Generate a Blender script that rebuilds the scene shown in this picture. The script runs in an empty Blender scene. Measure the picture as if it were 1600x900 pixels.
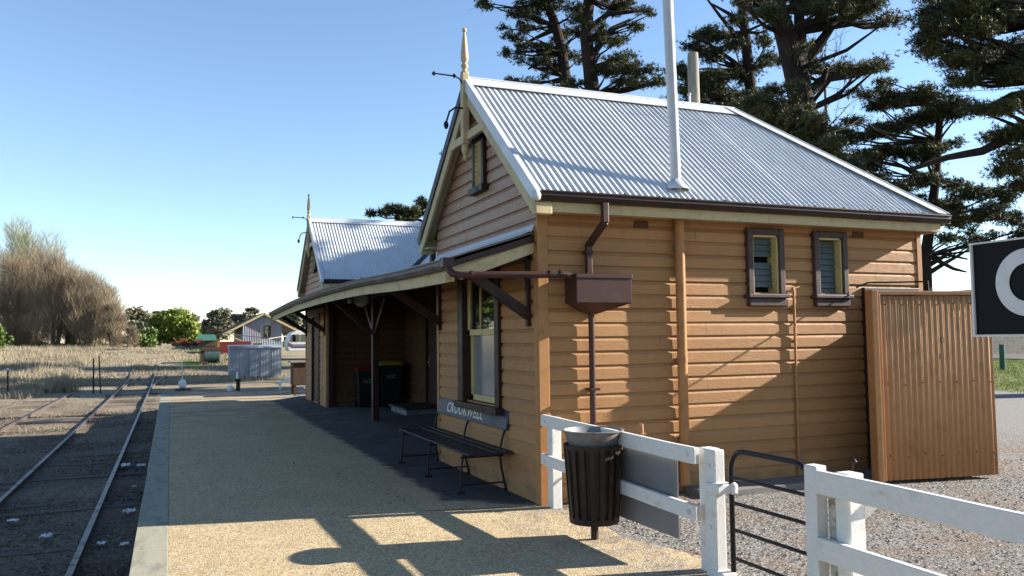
import bpy, math, random
import numpy as np
from mathutils import Vector, Matrix
random.seed(7); rng = np.random.default_rng(7)
C = bpy.context.scene
COL = C.collection
R_ = math.radians

# ------------------------------------------------------------------ camera
RM = np.array([[0.9242255963947014, -0.01183008763385218, -0.3816635900835108],
               [-0.3816495442811917, -0.06074945929569531, -0.9223085863989554],
               [-0.01227486532787321, 0.998082938548624, -0.06066115280248588]])
CAM = np.array([-3.514386, -7.748187, 1.7])
FPX = 1290.484
def at(px, py, D):
    """a point of the world, D metres in front of the camera"""
    return CAM + RM @ np.array([(px-800)/FPX, -(py-450)/FPX, -1.0]) * D

# ------------------------------------------------------------------ mesh helpers
WL = {}
def wl(o): return np.array(WL.get(o.name, (0, 0, 0)), float)

class MB:
    def __init__(s): s.v = []; s.f = []; s.n = 0
    def add(s, vs, fs):
        vs = np.asarray(vs, float).reshape(-1, 3); b = s.n
        s.v.append(vs); s.n += len(vs)
        s.f += [tuple(b+i for i in f) for f in fs]
    def box(s, x0, x1, y0, y1, z0, z1):
        s.add([(x0,y0,z0),(x1,y0,z0),(x1,y1,z0),(x0,y1,z0),(x0,y0,z1),(x1,y0,z1),(x1,y1,z1),(x0,y1,z1)],
              [(0,3,2,1),(4,5,6,7),(0,1,5,4),(1,2,6,5),(2,3,7,6),(3,0,4,7)])
    def beam(s, p, q, w, h, up=(0,0,1)):
        """a bar from p to q, w wide across, h high along up"""
        p = np.array(p, float); q = np.array(q, float); d = q-p; d /= np.linalg.norm(d)
        u = np.array(up, float); u -= d*(u@d); u /= np.linalg.norm(u); r = np.cross(d, u)
        a = r*w/2; b = u*h/2
        s.add([p-a-b, p+a-b, p+a+b, p-a+b, q-a-b, q+a-b, q+a+b, q-a+b],
              [(0,1,2,3),(7,6,5,4),(0,4,5,1),(1,5,6,2),(2,6,7,3),(3,7,4,0)])
    def tube(s, pts, r, n=10, cap=True):
        pts = [np.array(p, float) for p in pts]; m = len(pts)
        rr = [r]*m if np.isscalar(r) else list(r)
        rings = []; prev = None
        for i, p in enumerate(pts):
            d = (pts[min(i+1, m-1)] - pts[max(i-1, 0)]); d /= (np.linalg.norm(d)+1e-9)
            if prev is None:
                a = np.array((0,0,1.)) if abs(d[2]) < .9 else np.array((1.,0,0))
            else: a = prev
            u = a - d*(a@d); u /= (np.linalg.norm(u)+1e-9); prev = u; w = np.cross(d, u)
            rings.append([p + rr[i]*(u*math.cos(2*math.pi*k/n) + w*math.sin(2*math.pi*k/n)) for k in range(n)])
        fs = []
        for i in range(m-1):
            for k in range(n):
                fs.append((i*n+k, i*n+(k+1) % n, (i+1)*n+(k+1) % n, (i+1)*n+k))
        if cap: fs += [tuple(range(n-1, -1, -1)), tuple((m-1)*n+k for k in range(n))]
        s.add(np.array(rings).reshape(-1, 3), fs)
    def lathe(s, prof, c, n=20, capb=True, capt=True):
        c = np.array(c, float); vs = []; fs = []
        for r, z in prof:
            vs += [(c[0]+r*math.cos(2*math.pi*k/n), c[1]+r*math.sin(2*math.pi*k/n), c[2]+z) for k in range(n)]
        for i in range(len(prof)-1):
            for k in range(n): fs.append((i*n+k, i*n+(k+1) % n, (i+1)*n+(k+1) % n, (i+1)*n+k))
        m = len(prof)
        if capb: fs.append(tuple(range(n-1, -1, -1)))
        if capt: fs.append(tuple((m-1)*n+k for k in range(n)))
        s.add(vs, fs)
    def prism(s, poly, ext):
        """a flat outline (3-D points in order) given a thickness vector"""
        a = np.array(poly, float); n = len(a); e = np.array(ext, float)
        fs = [tuple(range(n)), tuple(range(2*n-1, n-1, -1))]
        fs += [(i, n+i, n+(i+1) % n, (i+1) % n) for i in range(n)]
        s.add(np.vstack([a, a+e]), fs)
    def build(s, name, m, parent=None, loc=None, smooth=None, bevel=0, solid=0):
        V = np.vstack(s.v)
        if parent is not None: L = wl(parent)
        else: L = np.array(loc if loc is not None else (V[:,0].mean(), V[:,1].mean(), V[:,2].min()), float)
        me = bpy.data.meshes.new(name); me.from_pydata((V-L).tolist(), [], s.f); me.update()
        if smooth is not None:
            me.polygons.foreach_set('use_smooth', [True]*len(me.polygons))
            me.set_sharp_from_angle(angle=R_(smooth))
        me.materials.append(m)
        o = bpy.data.objects.new(name, me); COL.objects.link(o)
        if parent is not None: o.parent = parent
        else: o.location = L
        WL[o.name] = L
        if solid:
            md = o.modifiers.new('thickness', 'SOLIDIFY'); md.thickness = solid; md.offset = 0
        if bevel:
            md = o.modifiers.new('edges', 'BEVEL'); md.width = bevel; md.segments = 2; md.limit_method = 'ANGLE'; md.angle_limit = R_(50)
        return o

def fastmesh(name, verts, k, m, parent=None, loc=(0,0,0), normals=None):
    """many loose k-gons from one array (n*k, 3)"""
    V = np.asarray(verts, np.float32).reshape(-1, 3); n = len(V)//k
    L = wl(parent) if parent is not None else np.array(loc, float)
    me = bpy.data.meshes.new(name)
    me.vertices.add(n*k); me.vertices.foreach_set('co', (V-L.astype(np.float32)).ravel())
    me.loops.add(n*k); me.loops.foreach_set('vertex_index', np.arange(n*k, dtype=np.int32))
    me.polygons.add(n); me.polygons.foreach_set('loop_start', np.arange(0, n*k, k, dtype=np.int32))
    me.polygons.foreach_set('loop_total', np.full(n, k, dtype=np.int32))
    me.update(calc_edges=True); me.validate(); me.materials.append(m)
    o = bpy.data.objects.new(name, me); COL.objects.link(o)
    if parent is not None: o.parent = parent
    else: o.location = L
    WL[o.name] = L
    return o

def tag(o, label=None, cat=None, group=None, kind=None):
    if label: o['label'] = label
    if cat: o['category'] = cat
    if group: o['group'] = group
    if kind: o['kind'] = kind
    return o
def thing(name, loc, label, cat, group=None):
    o = bpy.data.objects.new(name, None); COL.objects.link(o); o.location = tuple(float(a) for a in loc)
    o.empty_display_size = .2
    WL[o.name] = np.array(loc, float)
    return tag(o, label, cat, group)
def text_mesh(s, size, bold=0., ext=.002, sp=1.):
    cu = bpy.data.curves.new('lettering', 'FONT'); cu.body = s; cu.size = size; cu.space_character = sp; cu.offset = bold; cu.extrude = ext
    cu.align_x = 'CENTER'; cu.align_y = 'CENTER'
    o = bpy.data.objects.new('lettering', cu); COL.objects.link(o)
    bpy.context.view_layer.update()
    me = bpy.data.meshes.new_from_object(o.evaluated_get(bpy.context.evaluated_depsgraph_get()))
    V = np.array([v.co[:] for v in me.vertices]); F = [tuple(p.vertices) for p in me.polygons]
    bpy.data.objects.remove(o); bpy.data.meshes.remove(me)
    return V, F

# ------------------------------------------------------------------ materials
ALB = .72      # scales base colours except foliage down, offsetting the raised exposure that lifts the sky
class NT:
    def __init__(s, name):
        s.m = bpy.data.materials.new(name); s.m.use_nodes = True; s.t = s.m.node_tree
        s.b = s.t.nodes['Principled BSDF']; s.out = s.t.nodes['Material Output']
        s.pos = s.t.nodes.new('ShaderNodeNewGeometry').outputs['Position']
    def put(s, sock, v):
        if isinstance(v, bpy.types.NodeSocket): s.t.links.new(v, sock)
        elif v is not None:
            if hasattr(sock.default_value, '__len__') and not hasattr(v, '__len__'): v = (v,)*len(sock.default_value)
            if hasattr(v, '__len__') and len(v) == 3 and len(sock.default_value) == 4: v = (*v, 1)
            sock.default_value = v
    def math(s, op, a, b=None, c=None, clamp=False):
        n = s.t.nodes.new('ShaderNodeMath'); n.operation = op; n.use_clamp = clamp
        for i, v in enumerate((a, b, c)):
            if v is not None: s.put(n.inputs[i], v)
        return n.outputs[0]
    def xyz(s):
        n = s.t.nodes.new('ShaderNodeSeparateXYZ'); s.t.links.new(s.pos, n.inputs[0]); return n.outputs
    def scaled(s, sc, src=None):
        n = s.t.nodes.new('ShaderNodeVectorMath'); n.operation = 'MULTIPLY'
        s.put(n.inputs[0], src or s.pos); s.put(n.inputs[1], sc); return n.outputs[0]
    def noise(s, scale, detail=4, rough=.6, vec=None, out=0):
        n = s.t.nodes.new('ShaderNodeTexNoise'); s.put(n.inputs['Vector'], vec or s.pos)
        n.inputs['Scale'].default_value = scale; n.inputs['Detail'].default_value = detail; n.inputs['Roughness'].default_value = rough
        return n.outputs[out]
    def voro(s, scale, out='Color', vec=None, feat='F1', rnd=1):
        n = s.t.nodes.new('ShaderNodeTexVoronoi'); n.feature = feat; s.put(n.inputs['Vector'], vec or s.pos)
        n.inputs['Scale'].default_value = scale
        n.inputs['Randomness'].default_value = rnd
        return n.outputs[out]
    def white(s, v, one=True):
        n = s.t.nodes.new('ShaderNodeTexWhiteNoise'); n.noise_dimensions = '1D' if one else '3D'
        s.put(n.inputs['W'] if one else n.inputs['Vector'], v); return n.outputs['Value']
    def ramp(s, f, a, b, lo=0., hi=1.):
        n = s.t.nodes.new('ShaderNodeMapRange'); n.interpolation_type = 'SMOOTHSTEP'
        for i, v in zip((0, 1, 2, 3, 4), (f, a, b, lo, hi)): s.put(n.inputs[i], v)
        return n.outputs[0]
    def mix(s, f, a, b, mode='MIX'):
        n = s.t.nodes.new('ShaderNodeMix'); n.data_type = 'RGBA'; n.blend_type = mode
        s.put(n.inputs[0], f); s.put(n.inputs[6], a); s.put(n.inputs[7], b); return n.outputs[2]
    def bw(s, c):
        n = s.t.nodes.new('ShaderNodeRGBToBW'); s.put(n.inputs[0], c); return n.outputs[0]
    def bump(s, h, st=.3, dist=.01, nrm=None):
        n = s.t.nodes.new('ShaderNodeBump'); s.put(n.inputs['Height'], h)
        n.inputs['Strength'].default_value = st; n.inputs['Distance'].default_value = dist
        if nrm is not None: s.t.links.new(nrm, n.inputs['Normal'])
        s.t.links.new(n.outputs[0], s.b.inputs['Normal']); return n.outputs[0]
    def fin(s, col, rough=.6, metal=0., spec=.5, alb=True):
        s.put(s.b.inputs['Base Color'], s.mix(1., col, (ALB, ALB, ALB), 'MULTIPLY') if alb else col); s.put(s.b.inputs['Roughness'], rough); s.put(s.b.inputs['Metallic'], metal)
        s.put(s.b.inputs['Specular IOR Level'], spec); return s.m

def paint(name, col, col2=None, sc=6, rough=.6, bump=.15, bs=60, metal=0, spec=.22, lo=.45, hi=.7, stretch=None, dist=.004):
    """a surface of one colour with patches of a second and a fine relief"""
    t = NT(name); vec = t.scaled(stretch) if stretch else None
    col2 = col2 or tuple(c*.7 for c in col)
    f = t.ramp(t.noise(sc, 6, .65, vec), lo, hi)
    c = t.mix(f, col, col2)
    g = t.noise(sc*7, 4, .7, vec)
    c = t.mix(.35, c, t.mix(g, (.45,.45,.45), (1.45,1.45,1.45)), 'MULTIPLY') if False else t.mix(t.ramp(g, .3, .8, 0, .35), c, col2)
    t.bump(t.noise(bs, 5, .65, vec), bump, dist)
    return t.fin(c, t.ramp(f, 0, 1, rough, min(1, rough+.15)), metal, spec)

def board_paint(name, col, dark, pale, gloss=.5):
    """painted rusticated boards: each board its own tone, brushed grain, chips"""
    t = NT(name); x, y, z = t.xyz()
    row = t.math('FLOOR', t.math('DIVIDE', z, .15))
    w = t.white(row)
    c = t.mix(t.ramp(w, 0, 1, 0, .6), col, dark)
    vec = t.scaled((1.2, 1.2, 14))
    c = t.mix(t.ramp(t.noise(3, 5, .7, vec), .45, .8, 0, .4), c, pale)
    st = t.noise(2.4, 5, .7, t.scaled((5, 5, .5)))
    c = t.mix(t.ramp(st, .5, .8, 0, .65), c, dark)
    ch = t.ramp(t.noise(34, 3, .8, t.scaled((1, 1, 2))), .72, .76)
    c = t.mix(t.math('MULTIPLY', ch, .6), c, (.30, .23, .16))
    low = t.ramp(z, .0, .55, 1, 0)
    c = t.mix(t.math('MULTIPLY', low, t.ramp(t.noise(5, 4), .35, .7, 0, .6)), c, (.20, .13, .08))
    h = t.math('ADD', t.math('MULTIPLY', t.noise(14, 6, .7, t.scaled((1, 1, 5))), .7), t.math('MULTIPLY', t.noise(90, 3, .6), .3))
    t.bump(h, .7, .008)
    return t.fin(c, t.ramp(t.noise(12, 3), .3, .7, gloss-.04, gloss+.15), 0, .25)

M = {}
M['board'] = board_paint('ochre_board_paint', (.47,.238,.092), (.37,.178,.066), (.53,.285,.125), .56)
M['gable_board'] = board_paint('faded_sheen_gable_paint', (.43,.25,.155), (.35,.195,.12), (.56,.38,.28), .36)  # faded boards, with the sky's pale pinkish sheen also put into the colour
M['ochre'] = paint('ochre_paint', (.46,.222,.083), (.37,.17,.06), 9, .5, .2)
M['cream'] = paint('cream_paint', (.62,.50,.28), (.50,.39,.21), 7, .55, .2, stretch=(1,1,1))
M['yellow'] = paint('yellow_sash_paint', (.66,.53,.23), (.52,.41,.17), 8, .5, .2)
M['brown'] = paint('dark_brown_paint', (.045,.020,.016), (.028,.014,.012), 7, .45, .2)
M['brown_pipe'] = paint('brown_pipe_paint', (.072,.031,.024), (.05,.024,.02), 5, .38, .06)
M['frame_brown'] = paint('weathered_brown_frame', (.060,.032,.030), (.13,.09,.08), 12, .5, .4, lo=.5, hi=.75)
M['white'] = paint('white_fence_paint', (.84,.82,.78), (.56,.51,.43), 5, .65, .5, 40, lo=.56, hi=.78, stretch=(1.5,.7,1.5))
M['iron'] = paint('black_iron', (.012,.012,.014), (.03,.02,.016), 20, .45, .15)
M['gate'] = paint('black_gate_paint', (.010,.011,.014), (.02,.018,.018), 12, .3, .05)
M['bin'] = paint('rusty_dark_bin_steel', (.030,.018,.014), (.075,.035,.020), 14, .45, .25)
M['bin_rim'] = paint('dull_zinc_rim', (.27,.28,.29), (.22,.13,.085), 11, .5, .2, metal=.3)
M['sheet'] = paint('grey_sign_back', (.22,.22,.23), (.18,.175,.17), 4, .6, .06)
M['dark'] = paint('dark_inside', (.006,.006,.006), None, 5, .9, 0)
M['seat'] = paint('dark_bench_timber', (.030,.024,.026), (.05,.04,.04), 15, .5, .3, stretch=(1,.15,1))
M['backboard'] = paint('navy_backboard_paint', (.035,.042,.075), (.055,.06,.09), 9, .4, .15, stretch=(1,.2,1))
M['letter'] = paint('cream_lettering_paint', (.95,.90,.74), (.85,.80,.64), 20, .6, .1)
M['signblack'] = paint('black_sign_enamel', (.006,.006,.008), (.012,.012,.014), 7, .5, .03, spec=.12)
M['signwhite'] = paint('white_sign_enamel', (.78,.77,.76), (.70,.69,.67), 7, .45, .04)
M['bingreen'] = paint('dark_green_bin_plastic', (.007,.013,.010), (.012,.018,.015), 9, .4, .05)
M['binred'] = paint('red_lid_plastic', (.16,.012,.012), None, 9, .4, .03)
M['binyellow'] = paint('yellow_lid_plastic', (.34,.22,.015), None, 9, .4, .03)
M['timber'] = paint('grey_pole_timber', (.36,.33,.28), (.20,.18,.15), 6, .85, .5, 30, stretch=(5,5,.5))
M['coping'] = paint('weathered_concrete_coping', (.40,.375,.28), (.26,.245,.19), 3, .9, .6, 40, stretch=(2,.7,2))
M['platform_wall'] = paint('dark_platform_wall', (.12,.11,.10), (.07,.065,.06), 4, .9, .5)
M['concrete'] = paint('grey_concrete', (.24,.22,.20), (.15,.14,.13), 5, .9, .4)
M['step'] = paint('grey_step_paint', (.17,.19,.22), (.10,.11,.13), 8, .6, .2)
M['rail'] = paint('rail_steel', (.22,.19,.18), (.16,.085,.05), 4, .42, .2, metal=.5)
M['sleeper'] = paint('old_sleeper_timber', (.15,.12,.10), (.08,.065,.055), 6, .9, .6, stretch=(.3,3,1))
M['paper'] = paint('white_paper', (.82,.83,.85), (.70,.72,.75), 12, .7, .2)
M['rust'] = paint('rusted_iron', (.25,.075,.035), (.11,.05,.03), 6, .8, .4)
M['redwagon'] = paint('red_wagon_paint', (.20,.026,.030), (.14,.025,.025), 3, .6, .1)
M['orange'] = paint('orange_paint', (.55,.22,.05), None, 4, .6, .1)
M['teal'] = paint('dull_blue_green_paint', (.045,.085,.085), (.03,.05,.05), 4, .6, .2)
M['caravan'] = paint('white_caravan_paint', (.80,.80,.80), (.72,.72,.71), 3, .35, .02)
M['stripe'] = paint('navy_stripe', (.02,.025,.08), None, 3, .4, 0)
M['stripered'] = paint('maroon_stripe', (.25,.02,.04), None, 3, .4, 0)
M['greenroof'] = paint('green_roof_sheet', (.05,.17,.12), (.04,.13,.09), 3, .5, .1)
M['greenpost'] = paint('green_post_paint', (.06,.16,.12), None, 5, .6, .1)
M['rubber'] = paint('black_rubber', (.012,.012,.012), None, 9, .8, .2)
M['bark'] = paint('dark_pine_bark', (.045,.032,.026), (.016,.012,.010), 4, .95, 1., 12, stretch=(3,3,.8), dist=.04)
M['deadwood'] = paint('grey_dead_wood', (.20,.17,.15), (.10,.08,.07), 6, .9, .5, stretch=(3,3,.7))
M['barkpale'] = paint('pale_bark', (.20,.15,.11), (.11,.085,.065), 4, .95, .6, stretch=(2,2,.6))
M['lampglass'] = paint('cream_lamp_drum', (.42,.38,.28), None, 8, .5, .05)
M['chairdark'] = paint('weathered_crate_timber', (.11,.065,.04), (.06,.04,.03), 8, .85, .4)

def galv(name, a, b, rough, metal):
    t = NT(name)
    sh = t.white(t.math('FLOOR', t.math('DIVIDE', t.xyz()[0], .76)))
    c = t.mix(t.ramp(t.noise(1.6, 6, .7), .35, .7), a, b)
    c = t.mix(t.math('MULTIPLY', sh, .22), c, tuple(k*.78 for k in a))
    sp = t.ramp(t.noise(16, 4, .75), .60, .74, 0, .5)
    c = t.mix(sp, c, tuple(k*.62 for k in a))
    ru = t.ramp(t.noise(4.5, 5, .8), .70, .82, 0, .45)
    c = t.mix(ru, c, (.34,.27,.21))
    t.bump(t.noise(50, 4, .6), .06, .003)
    return t.fin(c, t.ramp(t.noise(7, 3), .3, .7, rough-.07, rough+.1), metal)
M['galv'] = galv('galvanised_iron', (.76,.765,.765), (.66,.67,.68), .45, .15)
M['capping'] = galv('galvanised_capping', (.72,.74,.77), (.64,.66,.70), .45, .15)
M['oldgalv'] = galv('grey_shed_iron', (.33,.37,.43), (.25,.28,.33), .55, .1)
M['pvc'] = paint('pale_grey_pipe', (.58,.61,.64), (.50,.52,.55), 4, .45, .04)
M['screen'] = paint('ochre_corrugated_paint', (.57,.305,.15), (.47,.24,.11), 4, .7, .1, spec=.08)

def patch_iron():
    t = NT('patchwork_shed_iron'); x, y, z = t.xyz()
    k = t.math('FLOOR', t.math('DIVIDE', x, .55)); w = t.white(t.math('ADD', k, t.math('MULTIPLY', t.math('FLOOR', t.math('DIVIDE', z, 1.7)), 7.3)))
    c = t.mix(t.ramp(w, .2, .5), (.26,.31,.40), (.36,.38,.36))
    c = t.mix(t.ramp(w, .62, .8), c, (.30,.27,.33))
    t.bump(t.noise(20), .1, .01)
    return t.fin(c, .55, .1)
M['patch'] = patch_iron()
def tree_iron():
    return paint('maroon_shed_roof', (.085,.045,.040), (.06,.035,.03), 2, .7, .1)
M['maroonroof'] = tree_iron()

def glass(name, col, rough=.03, spec=.8):
    t = NT(name); t.bump(t.noise(3.5, 2), .02, .02)
    return t.fin(col, rough, 0, spec)
M['porch'] = board_paint('shaded_porch_paint', (.105,.042,.014), (.07,.03,.011), (.13,.055,.02), .7)  # board colour darkened so the walls carry the deep shade of the recess
M['glass'] = glass('window_glass', (.010,.012,.012), .02, .9)
M['frost'] = glass('curtained_glass', (.24,.26,.27), .12, .7)
M['louvre'] = glass('louvre_glass', (.10,.125,.118), .35, .3)

def leafmat(name, a, b, c=None, trans=.15, rough=.6, sc=.55):
    t = NT(name)
    f = t.ramp(t.noise(sc, 4, .6), .38, .64)
    k = t.mix(f, a, b)
    if c: k = t.mix(t.ramp(t.noise(sc*5, 3, .7), .55, .72), k, c)
    t.fin(k, rough, 0, .3, False)
    tr = t.t.nodes.new('ShaderNodeBsdfTranslucent'); t.put(tr.inputs[0], k)
    mx = t.t.nodes.new('ShaderNodeMixShader'); mx.inputs[0].default_value = trans
    t.t.links.new(t.b.outputs[0], mx.inputs[1]); t.t.links.new(tr.outputs[0], mx.inputs[2])
    t.t.links.new(mx.outputs[0], t.out.inputs[0])
    return t.m
M['pine'] = leafmat('pine_needles', (.022,.030,.012), (.055,.062,.019), (.10,.095,.032), .15)
M['willow'] = leafmat('spring_willow_leaves', (.125,.18,.028), (.19,.235,.045), (.08,.13,.022), .25, sc=.3)
M['gum'] = leafmat('grey_gum_leaves', (.12,.125,.08), (.17,.15,.10), (.19,.125,.075), .15, sc=.25)
M['twig'] = leafmat('bare_grey_brown_twigs', (.195,.155,.105), (.245,.19,.125), (.15,.12,.08), .1, .9, .3)
M['twigpale'] = leafmat('budding_pale_twigs', (.24,.24,.155), (.19,.205,.115), None, .1, .9, .3)
M['strawgrass'] = leafmat('dry_straw_grass', (.32,.27,.19), (.26,.22,.155), (.20,.17,.12), .25, .9, .12)
M['shrub'] = leafmat('olive_shrub_leaves', (.07,.11,.025), (.10,.15,.035), None, .2, sc=.3)
M['lawnblade'] = leafmat('green_lawn_blades', (.085,.13,.025), (.13,.16,.045), (.20,.18,.08), .3, .8, .5)

def ground_mat():
    t = NT('open_ground'); x, y, z = t.xyz()
    wob = t.math('MULTIPLY', t.math('SUBTRACT', t.noise(.5, 4, .7), .5), 6.)
    # grey stones and pine litter of the car park
    st = t.bw(t.voro(55)); st2 = t.bw(t.voro(110))
    grav = t.mix(t.ramp(st, .15, .85), (.075,.072,.072), (.40,.375,.345))
    grav = t.mix(t.ramp(st2, .6, .9, 0, .5), grav, (.55,.52,.47))
    lit = t.mix(t.noise(30, 4, .8), (.13,.078,.05), (.40,.27,.17))
    lm = t.math('MULTIPLY', t.ramp(t.noise(.9, 6, .75), .46, .62, 0, .85), t.ramp(t.noise(14, 4, .8), .36, .62))
    park = t.mix(lm, grav, lit)
    gsp = t.math('MULTIPLY', t.ramp(t.noise(1.3, 4, .7), .66, .74), .6)
    park = t.mix(gsp, park, (.13,.16,.05))
    # smoother grey drive farther off
    drive = t.mix(t.noise(60, 4, .8), (.22,.205,.19), (.40,.38,.355))
    park = t.mix(t.ramp(t.math('ADD', x, wob), 8., 10.5), park, drive)
    # lawn
    lawn = t.mix(t.ramp(t.noise(.7, 5, .7), .35, .62), (.11,.15,.028), (.21,.21,.075))
    lawn = t.mix(t.ramp(t.noise(.25, 4, .7), .6, .72, 0, .8), lawn, (.28,.20,.13))
    park = t.mix(t.ramp(t.math('ADD', x, t.math('MULTIPLY', wob, .3)), 18.3, 19.2), park, lawn)
    # track side: dark trodden ballast with straw
    ball = t.mix(t.ramp(t.bw(t.voro(22)), .1, .9), (.075,.060,.047), (.24,.19,.14))
    straw = t.mix(t.noise(22, 4, .8, t.scaled((1, .45, 1))), (.22,.17,.115), (.44,.36,.25))
    sm = t.math('MULTIPLY', t.ramp(t.noise(.55, 6, .75, t.scaled((1, .6, 1))), .43, .62), t.ramp(t.noise(9, 4, .8), .3, .6))
    near = t.ramp(y, 10, 26, 0, .35)
    track = t.mix(t.math('ADD', t.math('MULTIPLY', sm, .75), near, clamp=True), ball, straw)
    strip = t.math('MULTIPLY', t.ramp(t.math('ADD', y, wob), 33.5, 36), t.ramp(t.math('ADD', y, wob), 42, 46, 1, 0))
    field = t.mix(t.noise(1.2, 5, .7), (.44,.365,.25), (.33,.27,.18))
    fm = t.math('MULTIPLY', t.ramp(t.math('ADD', x, t.math('MULTIPLY', wob, .5)), -9.5, -11, 0, 1), t.ramp(y, 34, 37))
    fm = t.math('MAXIMUM', fm, t.math('MULTIPLY', strip, .6))
    fm = t.math('MAXIMUM', fm, t.ramp(t.math('ADD', y, wob), 58, 66, 0, .8))
    track = t.mix(fm, track, field)
    gr = t.math('MULTIPLY', t.ramp(t.math('ADD', x, t.math('MULTIPLY', wob, .25)), -3.0, -2.2), t.ramp(t.math('ADD', x, t.math('MULTIPLY', wob, .3)), 4.5, 6, 1, 0))
    gr = t.math('MULTIPLY', gr, t.math('MULTIPLY', t.ramp(t.math('ADD', y, wob), 58, 62), t.ramp(y, 96, 102, 1, 0)))
    track = t.mix(gr, track, t.mix(t.noise(2, 4), (.085,.14,.022), (.15,.19,.045)))
    gr2 = t.math('MULTIPLY', t.ramp(t.noise(.6, 4, .7), .52, .66, 0, .7), t.math('MULTIPLY', t.ramp(x, -1, 1), t.ramp(y, 24, 30)))
    track = t.mix(gr2, track, (.10,.13,.035))
    side = t.math('MINIMUM', t.ramp(x, -3.65, -3.6), t.math('MAXIMUM', t.ramp(t.math('ADD', y, t.math('MULTIPLY', wob, .3)), 21.5, 24, 1, 0), t.ramp(x, 9, 13)))
    c = t.mix(side, track, park)
    c = t.mix(.5, c, t.mix(t.noise(140, 2, .7), (.55,.55,.55), (1.4,1.4,1.4)), 'MULTIPLY')
    h = t.math('ADD', t.math('MULTIPLY', t.voro(38, 'Distance'), -.9), t.math('ADD', t.noise(60, 5, .75), t.math('MULTIPLY', t.noise(3, 4), 1.3)))
    t.bump(h, .9, .02)
    return t.fin(c, .95, 0, .2)
M['ground'] = ground_mat()

def sand_mat():
    t = NT('decomposed_granite'); x, y, z = t.xyz()
    c = t.mix(t.ramp(t.noise(1.1, 6, .75), .35, .65), (.61,.46,.262), (.51,.385,.215))
    pe = t.bw(t.voro(62)); c = t.mix(t.ramp(pe, .58, .85, 0, .7), c, (.78,.68,.50)); c = t.mix(t.ramp(pe, .34, .16, 0, .6), c, (.23,.16,.10))
    c = t.mix(.42, c, t.mix(t.noise(150, 3, .85), (.35,.35,.35), (1.62,1.62,1.62)), 'MULTIPLY')
    c = t.mix(t.ramp(t.noise(.45, 5, .7), .52, .75, 0, .45), c, (.36,.285,.19))
    far = t.math('MULTIPLY', t.ramp(y, 7, 16), t.ramp(t.noise(1.2, 6, .8, t.scaled((.5, 1.6, 1))), .42, .62, 0, .75))
    c = t.mix(far, c, (.19,.15,.11))
    st = t.bw(t.voro(38)); grav = t.mix(t.ramp(st, .15, .85), (.13,.12,.115), (.42,.39,.355))
    right = t.math('MULTIPLY', t.ramp(x, -1.1, .1), t.ramp(t.noise(2.2, 6, .8), .40, .62, 0, .8))
    c = t.mix(right, c, grav)
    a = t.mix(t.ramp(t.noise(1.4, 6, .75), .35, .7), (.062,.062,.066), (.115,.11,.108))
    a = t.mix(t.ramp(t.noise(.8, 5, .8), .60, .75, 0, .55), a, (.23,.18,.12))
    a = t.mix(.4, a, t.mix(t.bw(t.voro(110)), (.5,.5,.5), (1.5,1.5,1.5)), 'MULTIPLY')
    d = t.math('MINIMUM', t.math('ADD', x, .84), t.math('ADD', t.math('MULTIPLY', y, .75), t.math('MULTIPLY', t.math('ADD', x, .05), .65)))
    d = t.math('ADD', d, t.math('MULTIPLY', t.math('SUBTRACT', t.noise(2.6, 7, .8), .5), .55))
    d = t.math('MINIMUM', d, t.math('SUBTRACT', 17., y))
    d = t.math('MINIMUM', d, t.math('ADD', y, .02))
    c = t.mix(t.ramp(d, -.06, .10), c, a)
    h = t.math('ADD', t.math('MULTIPLY', t.voro(75, 'Distance'), -.8), t.math('ADD', t.noise(120, 4, .8), t.math('MULTIPLY', t.noise(2.4, 4), 2.)))
    t.bump(h, .7, .011)
    return t.fin(c, .95, 0, .2)
M['sand'] = sand_mat()
def asphalt_mat():
    t = NT('worn_asphalt'); x, y, z = t.xyz()
    c = t.mix(t.ramp(t.noise(1.4, 6, .75), .35, .7), (.085,.085,.09), (.14,.135,.13))
    c = t.mix(t.ramp(t.noise(.8, 5, .8), .62, .75, 0, .6), c, (.24,.19,.125))
    e = t.math('ADD', x, t.math('MULTIPLY', t.math('SUBTRACT', t.noise(3.5, 6, .8), .5), .9))
    c = t.mix(t.ramp(e, -.72, -.45, .9, 0), c, (.40,.315,.20))
    c = t.mix(.4, c, t.mix(t.bw(t.voro(110)), (.5,.5,.5), (1.5,1.5,1.5)), 'MULTIPLY')
    t.bump(t.math('ADD', t.noise(100, 4, .7), t.math('MULTIPLY', t.noise(1.5), 2.)), .5, .008)
    return t.fin(c, .85, 0, .3)
M['asphalt'] = asphalt_mat()

# ------------------------------------------------------------------ terrain
def sstep(a, b, v): 
    v = np.clip((v-a)/(b-a), 0, 1); return v*v*(3-2*v)
def hill(x, y):
    """height of the land away from the platform block"""
    low = -.80 + 1.85*sstep(42, 90, y) + .9*sstep(-12, -45, x)*sstep(30, 90, y)
    hi = -.004 + .6*sstep(30, 120, x)
    k = np.where(x < -3.66, 0., np.maximum(sstep(27, 22.3, y), sstep(8, 15, x)))
    return low*(1-k) + hi*k
xs = np.concatenate([-np.geomspace(1500, 60, 14), np.arange(-56, -12, 2.5), np.arange(-12, -3.9, .4), [-3.74, -3.67, -3.64], np.arange(-3.4, 2, .35), np.arange(2, 22, 1.), np.arange(22, 70, 4.), np.geomspace(72, 1500, 14)])
ys = np.concatenate([-np.geomspace(300, 22, 8), np.arange(-20, 24, .8), np.arange(24, 70, 1.5), np.arange(70, 150, 4.), np.geomspace(152, 3000, 18)])
X, Y = np.meshgrid(xs, ys); Z = hill(X, Y)
bumpy = (np.sin(X*2.1+Y*.7)+np.sin(Y*1.3-X*.4+1)+np.sin(X*.9-Y*2.3))*.012
Z = Z + np.where(X < -3.7, bumpy, bumpy*.15*(X > .6))
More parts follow.
